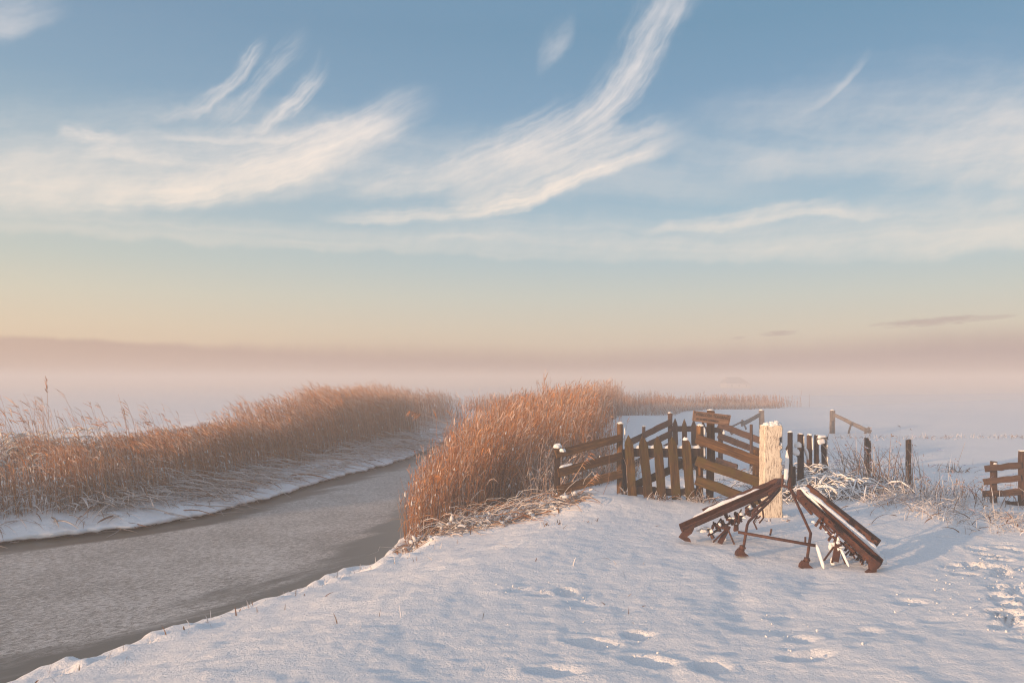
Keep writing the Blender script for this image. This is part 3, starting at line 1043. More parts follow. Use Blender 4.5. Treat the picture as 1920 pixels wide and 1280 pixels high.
# near reach: matted body well under a metre
near_h = lambda n, u, b: r.uniform(.42, .78, n) * clumpy(b, .9, .22) * (1 - .10 * np.clip(u - 1, 0, 3))
left_band(9500, (-12.5, 6), (-5.2, 13.4), .75, 4.2, near_h, (-.10, -.03), .30, 1, plume=.1, leaf=1.2, blobs=.35)
left_band(3600, (-6.2, 11.8), (-4.4, 16.4), .8, 4.2, lambda n, u, b: r.uniform(.52, .84, n) * clumpy(b, .9, .2) * (1 - .10 * np.clip(u - 1, 0, 3)), (-.12, -.03), .26, 5, plume=.25, leaf=1.1, blobs=.25)
# the tall ones standing out of it, in loose groups
def tall(n0, s0, s1, thr, h0, h1, sd):
    p, nr = along(SH_L, n0, s0, s1, r, True)
    u = r.uniform(1.0, 4.6, n0)
    b, _ = seat(p + nr * u[:, None])
    b = b[fbm(b[:, 0] * 1.9, b[:, 1] * 1.9, 2, 140) > thr]
    n = len(b)
    reeds(acc, b, r.uniform(h0, h1, n), np.array([-.22, -.03])[None, :] + r.normal(0, .07, (n, 2)), r, frost=.2, sd=sd, plume=.6, leaf=.5, blobs=.03, rad=.0038)
tall(300, (-12.5, 6), (-6.2, 11.8), .25, .85, 1.4, 30)
tall(620, (-7.1, 11), (-4.4, 16.4), .05, .8, 1.45, 36)
# farther reach: dense and tall
left_band(2600, (-4.9, 14.4), (-3.95, 18.6), .9, 2.7, lambda n, u, b: r.uniform(.75, 1.15, n) * clumpy(b, .6, .16) * (1 - .16 * np.clip(u - 1, 0, 3)), (-.18, 0), .12, 60, plume=.9)
left_band(4600, (-4.1, 18.0), (-2.5, 28.6), .9, 2.7, lambda n, u, b: r.uniform(.98, 1.55, n) * clumpy(b, .5, .12) * np.clip(.68 + (b[:, 1] - 17.5) * .09, .68, 1), (-.20, 0), .08, 90, rad=.0052, leaf=1.2)
left_band(2200, (-2.6, 27), (-1.6, 40), .8, 4.5, lambda n, u, b: r.uniform(1.0, 1.4, n) * clumpy(b, .4, .2), (-.14, 0), .3, 120, rad=.008, leaf=.9, blobs=.05)
# bed going on out of the frame to the left
left_band(2600, (-34, -12), (-12, 6.5), .8, 4.2, lambda n, u, b: r.uniform(.6, 1.25, n), (-.12, 0), .3, 150, rad=.009, plume=.3, leaf=1.0, blobs=.02)
# snow-laden stems flattened over the shelf and the ice edge
def fallen(n, s0, s1, u0, u1, seed, L=(.35, 1.0), poly=SH_L, left=True, zl=(.02, .22), toward=1.0, fr=(.5, 1.0)):
    p, nr = along(poly, n, s0, s1, r, left)
    u = r.uniform(u0, u1, n)
    b, _ = seat(p + nr * u[:, None], .0)
    b[:, 2] += r.uniform(*zl, n) * np.clip(u / u1, .2, 1)
    a = r.normal(0, .75, n)
    d = -nr * toward
    d = np.stack([d[:, 0] * np.cos(a) - d[:, 1] * np.sin(a), d[:, 0] * np.sin(a) + d[:, 1] * np.cos(a)], 1)
    ln = r.uniform(*L, n)
    t = np.linspace(0, 1, 5)[None, :, None]
    P = np.repeat(b[:, None, :], 5, 1)
    P[..., :2] += d[:, None, :] * ln[:, None, None] * t
    rise = r.uniform(.0, .35, n)
    P[..., 2] += ln[:, None] * (rise[:, None] * t[..., 0] - (rise + .12)[:, None] * t[..., 0] ** 2)
    z, _, _ = height(P[..., 0].ravel(), P[..., 1].ravel(), False)
    P[..., 2] = np.maximum(P[..., 2], np.maximum(z.reshape(n, 5), WATER) + .012)
    W = np.array([.8, 1, .9, .7, .15])[None, :] * (r.uniform(.004, .011, n) * np.where(r.random(n) < .15, 1.8, 1))[:, None]
    f = np.where(r.random((n, 1, 1)) < .82, 1.0, .15) * r.uniform(*fr, (n, 1, 1)) ** .5 * r.uniform(.7, 1, (n, 5, 1))
    c = straw(r, n, 5, 0) * .6
    acc.add(P, W, c * (1 - f) + np.array([.82, .82, .83]) * f, 3, seed)
fallen(1000, (-12, 6.4), (-5.5, 12.5), .72, 1.5, 180, L=(.15, .5), zl=(.02, .34))
fallen(1000, (-6.2, 11.8), (-4.4, 16.4), .6, 1.7, 184, L=(.2, .75), zl=(.04, .45))
fallen(1400, (-5.2, 13.4), (-2.6, 26), .3, 2.0, 181, L=(.35, 1.0), zl=(.05, .5))
fallen(120, (-10, 8.5), (-4.7, 14.8), .05, .7, 182, L=(.25, .7), zl=(.0, .06), fr=(.1, .7))
fallen(800, (-3.2, 21.5), (-1.8, 39), .1, 2.2, 183, L=(.4, 1.1), zl=(.05, .5))
# bundles bowed under snow along the crest of the body
n = 1500
p, nr = along(SH_L, n, (-12.5, 6), (-4.4, 16.4), r, True)
b, _ = seat(p + nr * r.uniform(1.6, 5.6, n)[:, None])
b[:, 2] += r.uniform(.22, .52, n)
a = r.normal(math.pi, .9, n); ln = r.uniform(.15, .45, n)
t = np.linspace(0, 1, 5)[None, :, None]
P = np.repeat(b[:, None, :], 5, 1)
P[..., :2] += (np.stack([np.cos(a), np.sin(a)], 1) * ln[:, None])[:, None, :] * t
P[..., 2] += ln[:, None] * (.9 * t[..., 0] - 1.3 * t[..., 0] ** 2)
W = np.array([.4, .9, 1, .8, .2])[None, :] * r.uniform(.006, .022, n)[:, None]
acc.add(P, W, np.broadcast_to(np.array([.82, .80, .78]), (n, 5, 3)) * r.uniform(.75, 1.0, (n, 5, 1)), 3, 200)
o = acc.build('reed_bed', M_REED)
tag(o, 'long bed of orange brown reeds dusted with snow on the left bank of the canal', 'reeds', kind='stuff')

# ---- reed bed on the near (right) bank
r = np.random.default_rng(202)
acc = Strands()
def right_patch(n, ylo, yhi, u0, u1, hf, leanf, frost, seed, keep=None, **kw):
    p, nr = along(SH_R, int(n * 1.6), (-2.15, 9.16), (1.9, 35), r, False)
    u = r.uniform(u0, u1, len(p))
    q = p + nr * u[:, None]
    k = (q[:, 1] > ylo) & (q[:, 1] < yhi)
    if keep is not None:
        k &= keep(q, u)
    q = q[k]; u = u[k]
    # jitter so the edge of the patch is ragged
    b, _ = seat(q)
    n = len(b)
    reeds(acc, b, hf(n, u, b) * r.uniform(.74, 1.12, n) * np.where(r.random(n) < .2, r.uniform(.5, .9, n), 1), leanf(n, u, b) + r.normal(0, .07, (n, 2)), r, frost=frost, sd=seed, wind=(.4, .1), **kw)
    return n
fence_side = lambda q, u: ~((q[:, 0] > .25) & (q[:, 1] < 11.2 + (q[:, 0] - .3) * .95))
def front_keep(q, u):
    # the bed starts as a wedge by the water
    lim = .22 + np.clip((q[:, 1] - 10.2) / 1.6, 0, 1) * 1.3
    return fence_side(q, u) & (u < lim + .25 * vnoise(q[:, 0] * 3, q[:, 1] * 3, 7))
hN = lambda n, u, b: r.uniform(.95, 1.45, n) * clumpy(b, 1.4, .22) * (.66 + .34 * sstep(u, .05, .7)) * (.78 + .22 * sstep(b[:, 1], 10.4, 11.6))
right_patch(19000, 10.45, 12.6, .12, 1.75, hN, lambda n, u, b: np.stack([(u - .35) * .2, .04 + 0 * u], 1), .20, 300, front_keep, leaf=.75, plume=.28, blobs=.22, rad=.0037)
right_patch(7000, 12.2, 15.5, .05, 2.6, lambda n, u, b: r.uniform(1.0, 1.5, n) * clumpy(b, 1.0, .2) * (.7 + .3 * sstep(u, .05, .8)), lambda n, u, b: np.stack([(u - .9) * .10, 0 * u], 1), .24, 330, fence_side, blobs=.1, leaf=.8, plume=.4)
right_patch(8200, 15.2, 21.5, .1, 3.6, lambda n, u, b: r.uniform(1.15, 1.52, n) * clumpy(b, .8, .16) * (.6 + .4 * sstep(2.15 - b[:, 0], 0, .7)), lambda n, u, b: np.stack([(u - 1.8) * .05, 0 * u], 1), .24, 360, lambda q, u: q[:, 0] < 2.05 + .35 * vnoise(q[:, 1] * 2, q[:, 0], 3), rad=.0046, blobs=.06, leaf=.8, plume=.5)
right_patch(5200, 21.5, 34, .1, 3.0, lambda n, u, b: r.uniform(1.1, 1.5, n), lambda n, u, b: np.stack([0 * u, 0 * u], 1), .2, 390, rad=.007, leaf=.8, blobs=.03)
# stems bowed down to the right under the snow, in front of the fence
n = 430
t0 = r.random(n)
b = np.stack([-1.25 + 1.75 * t0 + r.normal(0, .2, n), 10.12 + .5 * t0 + r.normal(0, .2, n)], 1)
b, _ = seat(b)
b[:, 2] += np.maximum(0, r.normal(0, .12, n))
ln = r.uniform(.15, .75, n); a = r.normal(-.15, .8, n)
t = np.linspace(0, 1, 6)[None, :, None]
P = np.repeat(b[:, None, :], 6, 1)
P[..., :2] += (np.stack([np.cos(a), np.sin(a)], 1) * ln[:, None])[:, None, :] * (.55 * t + .35 * t ** 2)
ri = r.uniform(.1, 1.15, n)
P[..., 2] += ln[:, None] * (ri[:, None] * t[..., 0] - (ri * r.uniform(.5, 1.05, n))[:, None] * t[..., 0] ** 2.2)
P[:, 1:] += r.normal(0, .018, (n, 5, 3))
z, _, _ = height(P[..., 0].ravel(), P[..., 1].ravel(), False)
P[..., 2] = np.maximum(P[..., 2], z.reshape(n, 6) + .01)
W = np.array([.7, .9, 1, 1, .8, .15])[None, :] * (r.uniform(.002, .0055, n) * np.where(r.random(n) < .18, 2.0, 1))[:, None]
f = np.where(r.random((n, 1, 1)) < .6, r.uniform(.75, 1.0, (n, 1, 1)), r.uniform(0, .3, (n, 1, 1))) * r.uniform(.7, 1, (n, 6, 1))
acc.add(P, W, straw(r, n, 6, 0) * .8 * (1 - f) + np.array([.83, .82, .82]) * f, 4, 420)
# clods of snow lodged in the tangle
n = 320
t0 = r.random(n)
b = np.stack([-1.3 + 2.0 * t0 + r.normal(0, .2, n), 10.0 + .5 * t0 + r.normal(0, .16, n)], 1)
b, us_ = seat(b); b[:, 2] += np.abs(r.normal(.01, .07, n))
b = b[us_ > .12]; n = len(b)
d = r.normal(0, 1, (n, 3)); d[:, 2] *= .4; d /= np.linalg.norm(d, axis=1, keepdims=True)
L = r.uniform(.03, .12, n); t = np.linspace(0, 1, 5)[None, :, None]
P = b[:, None, :] + d[:, None, :] * L[:, None, None] * t + r.normal(0, .006, (n, 5, 3))
W = np.array([.25, .9, 1, .8, .2])[None, :] * r.uniform(.008, .03, n)[:, None]
acc.add(P, W, np.broadcast_to(np.array([.84, .84, .85]), (n, 5, 3)), 5, 425)
# short mat of snowy litter at the foot
n = 480
b = np.stack([r.uniform(-1.5, .9, n), 0 * np.zeros(n)], 1); b[:, 1] = 10.05 + (b[:, 0] + 1.5) * .2 + r.normal(0, .18, n)
b, _ = seat(b, .0)
ln = r.uniform(.08, .35, n); a = r.uniform(-1.2, 1.6, n)
P = np.repeat(b[:, None, :], 5, 1); t = np.linspace(0, 1, 5)[None, :, None]
P[..., :2] += (np.stack([np.cos(a), np.sin(a)], 1) * ln[:, None])[:, None, :] * t
P[..., 2] += ln[:, None] * (.7 * t[..., 0] - .75 * t[..., 0] ** 2) + .005
W = np.array([.7, 1, 1, .8, .2])[None, :] * r.uniform(.003, .012, n)[:, None]
f = r.uniform(.0, 1.0, (n, 1, 1)) * r.uniform(.6, 1, (n, 5, 1))
acc.add(P, W, straw(r, n, 5, 0) * .8 * (1 - f) + np.array([.83, .82, .82]) * f, 3, 421)
# snowy tangle behind the left wing of the gate
n = 1500
b = np.stack([r.uniform(.2, 2.1, n), r.uniform(11.6, 14.0, n)], 1)
b = b[b[:, 1] > 11.35 + (b[:, 0] - .5) * .9 + .25]
b, _ = seat(b); n = len(b)
reeds(acc, b, r.uniform(.25, .75, n) * np.clip(1.5 - b[:, 0] * .45, .5, 1.4), r.normal(0, .35, (n, 2)), r, frost=.75, sd=440, plume=.2, leaf=2.0, blobs=.5, wind=(.3, 0))
o = acc.build('reed_bed', M_REED)
tag(o, 'dense bright orange reed clump with snow clinging to it between the canal and the picket gate', 'reeds', kind='stuff')

# ---- far reeds fading in the fog
r = np.random.default_rng(303)
acc = Strands()
n = 3300
p, nr = along(SH_R, n, (1.9, 35), (12.5, 48.5), r, False)
u = r.uniform(.1, 3.2, n)
b, _ = seat(p + nr * u[:, None])
reeds(acc, b, r.uniform(.45, .85, n) * clumpy(b, .35, .55), r.normal(0, .10, (n, 2)), r, frost=.25, sd=500, rad=.012, leaf=.6, plume=.5, blobs=.03)
n = 2200
p, nr = along(SH_L, n, (0, 43), (13.5, 57), r, True)
b, _ = seat(p + nr * r.uniform(.3, 3.5, n)[:, None])
reeds(acc, b, r.uniform(.6, 1.05, n) * clumpy(b, .25, .45), r.normal(0, .10, (n, 2)), r, frost=.2, sd=520, rad=.013, leaf=.5, plume=.5, blobs=.0)
n = 500
b = np.stack([r.normal(17.2, 1.0, n), r.normal(55, 1.0, n)], 1); b, _ = seat(b)
reeds(acc, b, r.uniform(.9, 1.6, n), r.normal(0, .06, (n, 2)), r, frost=.2, sd=540, rad=.014, leaf=.5, plume=.5, blobs=.0)
# low rough growth on the field side
n = 2200
p, nr = along(SH_R, n, (1.9, 35), (12.5, 48.5), r, False)
b, _ = seat(p + nr * r.uniform(2.6, 5.2, n)[:, None])
reeds(acc, b, r.uniform(.2, .5, n), r.normal(0, .3, (n, 2)), r, frost=.8, sd=560, rad=.012, leaf=.6, plume=.0, blobs=.1)
o = acc.build('reed_bed', M_REED)
tag(o, 'distant low line of reeds half lost in the fog behind the gates', 'reeds', kind='stuff')

# ---- frosted grass
r = np.random.default_rng(404)
def grass_pts(acc, b, h, lean, frost, rad, sd, heads=.15):
    n = len(b)
    P = curve_pts(b, h, lean, 5, .35)
    W = np.array([1, .95, .8, .6, .15])[None, :] * (rad * r.uniform(.7, 1.4, n))[:, None]
    c = straw(r, n, 5, 0) * np.array([.62, .78, 1.25])
    f = (r.random((n, 1, 1)) < frost) * r.uniform(.55, 1.0, (n, 1, 1)) * r.uniform(.75, 1, (n, 5, 1))
    acc.add(P, W, c * .7 * (1 - f) + np.array([.82, .82, .84]) * f, 2, sd)
    k = r.permutation(n)[:int(n * heads)]
    if len(k):
        t = np.linspace(0, 1, 4)[None, :, None]
        d = P[k, 4] - P[k, 3]; d /= np.linalg.norm(d, axis=1, keepdims=True)
        d = d + np.c_[r.normal(0, .3, (len(k), 2)), -.3 * np.ones(len(k))]
        PP = P[k, 4][:, None, :] + d[:, None, :] * .1 * t
        PP[..., 2] -= .04 * t[..., 0] ** 2
        acc.add(PP, np.array([.3, 1, .8, .1])[None, :] * .008 * np.ones((len(k), 1)), straw(r, len(k), 4, .7, (.3, .9)) * np.array([.75, .9, 1.3]), 2, sd + 1)
acc = Strands()
n = 4600
y = r.uniform(8.3, 13.2, n); x = 4.55 + (12.3 - y) * .36 + r.normal(0, .55, n)
k = fbm(x * 1.3, y * 1.3, 3, 170) > -.15
b, _ = seat(np.stack([x, y], 1)[k]); n = len(b)
grass_pts(acc, b, r.uniform(.05, .27, n) * (1 - .55 * sstep(b[:, 0], 5.4, 6.2)), r.normal(0, .8, (n, 2)), .88, .0042, 600, .05)
# taller stand between the two thin posts
n = 230
b = np.stack([r.normal(5.5, .28, n), r.normal(12.1, .35, n)], 1); b, _ = seat(b)
grass_pts(acc, b, r.uniform(.35, .95, n), np.c_[r.normal(-.15, .3, n), r.normal(0, .2, n)], .35, .0042, 610, .5)
n = 520
b = np.stack([r.normal(5.7, .7, n), r.normal(10.9, .5, n)], 1); b, _ = seat(b)
grass_pts(acc, b, r.uniform(.15, .45, n), r.normal(0, .4, (n, 2)), .6, .004, 620, .3)
o = acc.build('rough_grass', M_REED)
tag(o, 'strip of frosted rough grass running from the old posts to the right edge', 'grass', kind='stuff')
# stubble along the near shore and stray stalks through the snow
acc = Strands()
p, nr = along(SH_R, 420, (-5.1, 3.9), (-1.58, 10.6), r, False)
u = np.abs(r.normal(.75, .22, 420))
b, _ = seat(p + nr * u[:, None])
grass_pts(acc, b, r.uniform(.03, .12, 420), r.normal(0, .18, (420, 2)), .75, .005, 640, 0)
n = 130
px = r.uniform(420, 1250, n); py = r.uniform(985, 1180, n)
xy = np.array([on_ground(a, c) for a, c in zip(px, py)])
sr_ = signed(SH_R, xy[:, 0], xy[:, 1], False)
k = (sr_ > .7) & (fbm(xy[:, 0] * 1.5, xy[:, 1] * 1.5, 2, 181) > .05)
b, _ = seat(xy[k]); n = len(b)
grass_pts(acc, b, r.uniform(.03, .13, n), r.normal(0, .5, (n, 2)), .5, .004, 650, 0)
for cx, cy_, nn, hh in ((1.95, 10.55, 60, .2), (2.5, 10.6, 110, .26), (1.55, 10.9, 70, .2), (.45, 9.3, 26, .12), (.95, 9.2, 14, .1), (3.05, 9.25, 20, .1), (3.75, 9.1, 16, .12)):
    b = np.stack([r.normal(cx, .10, nn), r.normal(cy_, .06, nn)], 1); b, _ = seat(b)
    grass_pts(acc, b, r.uniform(.3, 1.0, nn) * hh, r.normal(0, .6, (nn, 2)), .5, .006, 660 + nn, 0)
n = 300         # crumbs of kicked-up snow round the footprints
k = r.integers(0, 61, n)
pf = np.array([(q_[0], q_[1]) for q_ in PRINTS])[k]
b, _ = seat(pf + r.normal(0, .2, (n, 2)), 0)
b = b[signed(SH_R, b[:, 0], b[:, 1], False) > .6]; n = len(b)
L = r.uniform(.003, .013, n); t = np.linspace(0, 1, 4)[None, :, None]
d = r.normal(0, 1, (n, 3)); d /= np.linalg.norm(d, axis=1, keepdims=True)
acc.add(b[:, None, :] + d[:, None, :] * L[:, None, None] * t * 1.5 + np.array([0, 0, .004]), np.array([.3, 1, .9, .3])[None, :] * L[:, None] * .7, np.broadcast_to(np.array([.84, .85, .87]), (n, 4, 3)), 5, 690)
n = 500         # thin line of growth along the ditch across the field
x = r.uniform(8.5, 18, n); y = 22.0 + (x - 8) * .05 + r.normal(0, .3, n)
b, _ = seat(np.stack([x, y], 1))
grass_pts(acc, b, r.uniform(.05, .2, n), r.normal(0, .5, (n, 2)), .7, .007, 700, 0)
n = 500         # stray stems in the field behind the gates
x = r.uniform(2.2, 9, n); y = r.uniform(13.5, 22, n)
k = fbm(x * .9, y * .9, 2, 191) > .1
b, _ = seat(np.stack([x, y], 1)[k]); n = len(b)
grass_pts(acc, b, r.uniform(.04, .2, n), r.normal(0, .4, (n, 2)), .45, .0045, 710, 0)
o = acc.build('grass_stubble', M_REED)
tag(o, 'short frosted stalks and stubble poking through the snow', 'grass', kind='stuff')

# ------------------------------------------------------------------ timber building blocks
def P3(px, py, d):
    return Vector(((px - 960) / F * d, d, ZC - (py - HY) / F * d))


def thing(name, label, cat, loc, group=None):
    o = bpy.data.objects.new(name, None)
    o.empty_display_size = .2
    col.objects.link(o)
    o.location = loc
    tag(o, label, cat, group)
    return o


def link(name, me, mat, parent=None, mw=None, smooth=False):
    me.materials.append(mat)
    if smooth:
        smooth_shade(me)
    o = bpy.data.objects.new(name, me)
    col.objects.link(o)
    mw = mw or Matrix.Identity(4)
    if parent:
        o.parent = parent
        base = parent
        off = Vector(base.location)
        if base.parent:
            o.matrix_local = (base.parent.matrix_basis @ base.matrix_basis).inverted() @ mw
        else:
            o.matrix_local = base.matrix_basis.inverted() @ mw
    else:
        o.matrix_local = mw
    return o


def frame(A, B, up):
    x = (B - A).normalized()
    y = Vector(up).cross(x)
    if y.length < 1e-4:
        y = Vector((0, 1, 0)).cross(x)
    y.normalize()
    z = x.cross(y)
    m = Matrix((x, y, z)).transposed().to_4x4()
    m.translation = A
    return m


def loft(name, rings):
    """rings: list of equal-length vertex loops -> closed mesh"""
    V = [v for rg in rings for v in rg]
    k = len(rings[0])
    Fc = []
    for i in range(len(rings) - 1):
        for j in range(k):
            j2 = (j + 1) % k
            Fc.append((i * k + j, i * k + j2, (i + 1) * k + j2, (i + 1) * k + j))
    Fc.append(tuple(range(k - 1, -1, -1)))
    Fc.append(tuple((len(rings) - 1) * k + j for j in range(k)))
    me = bpy.data.meshes.new(name)
    me.from_pydata(V, [], Fc)
    me.update()
    return me


def board(name, A, B, w, t, mat, parent, up=(0, 0, 1), seed=0, rough=.004, segs=9, w2=None):
    A, B = Vector(A), Vector(B)
    rr = random.Random(seed)
    L = (B - A).length
    b = min(.007, t * .25)
    rings = []
    bow = rr.uniform(-.006, .006)
    for i in range(segs + 1):
        s = i / segs
        ww = w + ((w2 or w) - w) * s
        zo = rr.uniform(-rough, rough) + bow * math.sin(s * math.pi)
        top = ww / 2 + zo + rr.uniform(-rough, rough)
        bot = -ww / 2 + zo + rr.uniform(-rough, rough)
        h = t / 2
        e = 0
        ring = []
        for (yy, zz) in ((-h + b, bot), (h - b, bot), (h, bot + b), (h, top - b), (h - b, top), (-h + b, top), (-h, top - b), (-h, bot + b)):
            xo = rr.uniform(-.008, .008) if i in (0, segs) else 0
            ring.append((s * L + xo, yy + rr.uniform(-.001, .001), zz))
        rings.append(ring)
    return link(name, loft(name, rings), mat, parent, frame(A, B, up))


def round_post(name, A, B, r0, mat, parent, r1=None, seed=0, sides=12, segs=8, dome=.25):
    A, B = Vector(A), Vector(B)
    rr = random.Random(seed)
    L = (B - A).length
    r1 = r1 or r0
    ph = [rr.uniform(.90, 1.08) for _ in range(sides)]
    rings = []
    for i in range(segs + 1):
        s = i / segs
        rad = r0 + (r1 - r0) * s
        rings.append([(s * L, math.cos(a * 2 * math.pi / sides) * rad * ph[a] * rr.uniform(.97, 1.03), math.sin(a * 2 * math.pi / sides) * rad * ph[a] * rr.uniform(.97, 1.03)) for a in range(sides)])
    rings.append([(L + r1 * dome, y * .8, z * .8) for (_, y, z) in rings[-1]])
    me = loft(name, rings)
    o = link(name, me, mat, parent, frame(A, B, (0, -1, 0.001)))
    return o


def square_post(name, A, B, w, t, mat, parent, seed=0, w2=None):
    return board(name, A, B, w, t, mat, parent, up=(1, 0, 0), seed=seed, segs=8, w2=w2)


def picket(name, A, B, w, t, mat, parent, seed=0, point=.13, round_top=False, hole=None, facing=(1, 0, 0)):
    """pointed pale: outline with a tip, thickness and eased edges; local X runs up the pale"""
    A, B = Vector(A), Vector(B)
    rr = random.Random(seed)
    L = (B - A).length
    pts = []
    n = 7
    def side(sg):
        o = []
        for i in range(n):
            s = i / (n - 1)
            o.append((s * (L - point), sg * (w / 2 + rr.uniform(-.003, .003))))
        if round_top:
            for f, q in ((.35, .88), (.65, .62), (.88, .28)):
                o.append((L - point + point * f, sg * w / 2 * q))
        else:
            for f, q in ((.3, .82), (.62, .48), (.85, .18)):
                o.append((L - point + point * f, sg * w / 2 * q))
        return o
    rgt = side(-1); lft = side(1)
    # pair up the two edges into strips so that faces are quads
    cols = [(rgt[i], lft[i]) for i in range(len(rgt))] + [((L, -.002), (L, .002))]
    h = t / 2; b = .005
    rings = []
    for (p, q) in cols:
        mid = (q[1] - p[1]) / 2
        bb = min(b, max(mid * .4, .0004))
        rings.append([(p[0], -h + b, p[1]), (p[0], h - b, p[1]), (p[0], h, p[1] + bb), (q[0], h, q[1] - bb), (q[0], h - b, q[1]), (q[0], -h + b, q[1]), (q[0], -h, q[1] - bb), (p[0], -h, p[1] + bb)])
    return link(name, loft(name, rings), mat, parent, frame(A, B, facing))


def snow_cap(parent, c, rx, ry, rz, seed=0, name='snow_cap', nu=18, nv=7):
    """lumpy crown or clod of snow, sagging a little over the edge it lies on"""
    o3 = np.array([seed * 3.7, seed * 1.3])
    def k(a, ph):
        x, y = math.cos(a) * math.cos(ph), math.sin(a) * math.cos(ph)
        return (1 + .42 * vnoise(np.array([x * 1.9 + o3[0] + ph]), np.array([y * 1.9 + o3[1]]), 3)[0]
                + .22 * vnoise(np.array([x * 4.7 + o3[1]]), np.array([y * 4.7 + o3[0] + ph * 2]), 4)[0])
    rings = [[(math.cos(a) * rx * .86 * k(a, 0), math.sin(a) * ry * .86 * k(a, 0), -rz * .30 * k(a + 1.3, .4)) for a in np.linspace(0, 2 * math.pi, nu, endpoint=False)]]
    for i in range(nv):
        ph = i / nv * math.pi * .5
        rings.append([(math.cos(a) * rx * math.cos(ph) ** .8 * k(a, ph), math.sin(a) * ry * math.cos(ph) ** .8 * k(a, ph), math.sin(ph) * rz * k(a, ph)) for a in np.linspace(0, 2 * math.pi, nu, endpoint=False)])
    top = rz * k(0, 1.57)
    rings.append([(math.cos(a) * rx * .08, math.sin(a) * ry * .08, top) for a in np.linspace(0, 2 * math.pi, nu, endpoint=False)])
    return link(name, loft(name, rings), M_SNOW, parent, Matrix.Translation(Vector(c)), True)


def snow_ridge(parent, A, B, w, h, seed=0, name='snow_ridge', segs=22, gap=0.0, up=(0, 0, 1), sag=None):
    """strip of snow lying on a rail or in a channel"""
    A, B = Vector(A), Vector(B)
    L = (B - A).length
    segs = max(6, min(40, int(L / .035)))
    rr = np.random.default_rng(seed)
    rings = []
    for i in range(segs + 1):
        s = i / segs
        n = vnoise(np.array([s * L * 9 + seed * 3.3]), np.array([seed * 1.7]), 2)[0]
        n2 = vnoise(np.array([s * L * 28 + seed]), np.array([3.1]), 5)[0]
        e = min(1, s * 9, (1 - s) * 9) ** .5
        hh = max(.004, h * (1 + .4 * n + .22 * n2) * (0.25 + .75 * e))
        if sag:
            hh *= sag(s)
        ww = w * (1 + .15 * n + .1 * n2) * (.5 + .5 * e)
        rings.append([(s * L, math.cos(a) * ww / 2, max(-.004, math.sin(a) * hh)) for a in np.linspace(-.25, math.pi + .25, 9)])
    return link(name, loft(name, rings), M_SNOW, parent, frame(A, B, up), True)


def rod(name, pts, r, mat, parent, sides=8, r_end=None, segs=1):
    pts = [Vector(p) for p in pts]
    rings = []
    for i, p in enumerate(pts):
        d = (pts[min(i + 1, len(pts) - 1)] - pts[max(i - 1, 0)]).normalized()
        ref = Vector((0, 0, 1)) if abs(d.z) < .9 else Vector((1, 0, 0))
        s = d.cross(ref).normalized(); u = d.cross(s)
        rad = r if not r_end else r + (r_end - r) * i / (len(pts) - 1)
        rings.append([tuple(p + (s * math.cos(a) + u * math.sin(a)) * rad - pts[0]) for a in [k * 2 * math.pi / sides for k in range(sides)]])
    return link(name, loft(name, rings), mat, parent, Matrix.Translation(pts[0]), sides > 6)


def on(p, dz=-.08):
    """same x, y at ground level"""
    return Vector((p[0], p[1], ground(p[0], p[1]) + dz))

# ------------------------------------------------------------------ front gate
D = 10.7
fg = thing('picket_gate', 'small mossy picket gate with five pointed pales, in front beside the left rail wing', 'gate', on(P3(1235, 940, D), 0))
tips = [(1178, 815, 1186, 930, .118), (1204.5, 816, 1217, 940, .120), (1232, 817, 1242, 943, .118), (1260, 818, 1269, 945, .122), (1286, 822, 1295, 938, .118)]
for i, (tx, ty, bx, by, w) in enumerate(tips):
    d = D - .028
    o = picket('picket', P3(bx, by, d), P3(tx, ty, d), w, .026, M_PICKET, fg, seed=i + 1, round_top=(i == 4), point=.13 if i < 4 else .09)
    if i == 4:
        o['label'] = 'pale with a rounded worn top and a small snow cap'
board('rail', P3(1174, 847, D + .02), P3(1310, 849, D + .02), .115, .045, M_DARK, fg, seed=11)
board('rail', P3(1180, 918, D + .02), P3(1310, 923, D + .02), .11, .045, M_DARK, fg, seed=12)
board('brace', P3(1190, 910, D + .055), P3(1309, 856, D + .055), .105, .022, M_PICKET, fg, seed=13)
xsn = [(1185, 1199), (1212, 1227), (1239, 1254), (1267, 1281), (1293, 1311)]
for i, (a, b_) in enumerate(xsn):
    snow_ridge(fg, P3(a - 2, 839.3, D + .018), P3(b_ + 2, 839.6, D + .018), .055, .036, seed=20 + i, sag=lambda s: .75 + .9 * (2 * s - 1) ** 2)
snow_cap(fg, P3(1285.5, 824, D - .03), .034, .022, .03, 5)
snow_ridge(fg, P3(1226, 913.5, D + .02), P3(1285, 915.5, D + .02), .05, .02, seed=31)

# left wing of the front gate
lw = thing('rail_fence', 'brown three rail fence wing sloping down left into the orange reeds', 'fence', on(P3(1162, 918, 11.1), 0))
dl, dr_ = 10.65, 11.1
pa = P3(1162.3, 795, 11.12)
round_post('post', on(pa, -.2), pa, .047, M_WOOD, lw, seed=3)
snow_cap(lw, pa + Vector((.010, 0, .010)), .046, .045, .024, 8)
snow_ridge(lw, P3(1170, 800, 11.12), P3(1173, 845, 11.12), .05, .025, 9, up=(1, 0, 0))
pe = P3(1045, 838, dl + .06)
square_post('post', on(pe, -.2), pe, .075, .06, M_DARK, lw, seed=4)
snow_cap(lw, pe + Vector((.0, 0, .0)), .055, .05, .045, 10)
snow_cap(lw, pe + Vector((.06, -.03, -.05)), .045, .04, .035, 11)
for i, (yl, yr, wl, wr) in enumerate(((851, 820, .120, .106), (886, 854, .125, .11), (919, 888, .125, .11))):
    board('rail', P3(1042 if i == 0 else 1046, yl, dl), P3(1166, yr, dr_ - .06), wl, .03, M_WOOD, lw, seed=40 + i, w2=wr)
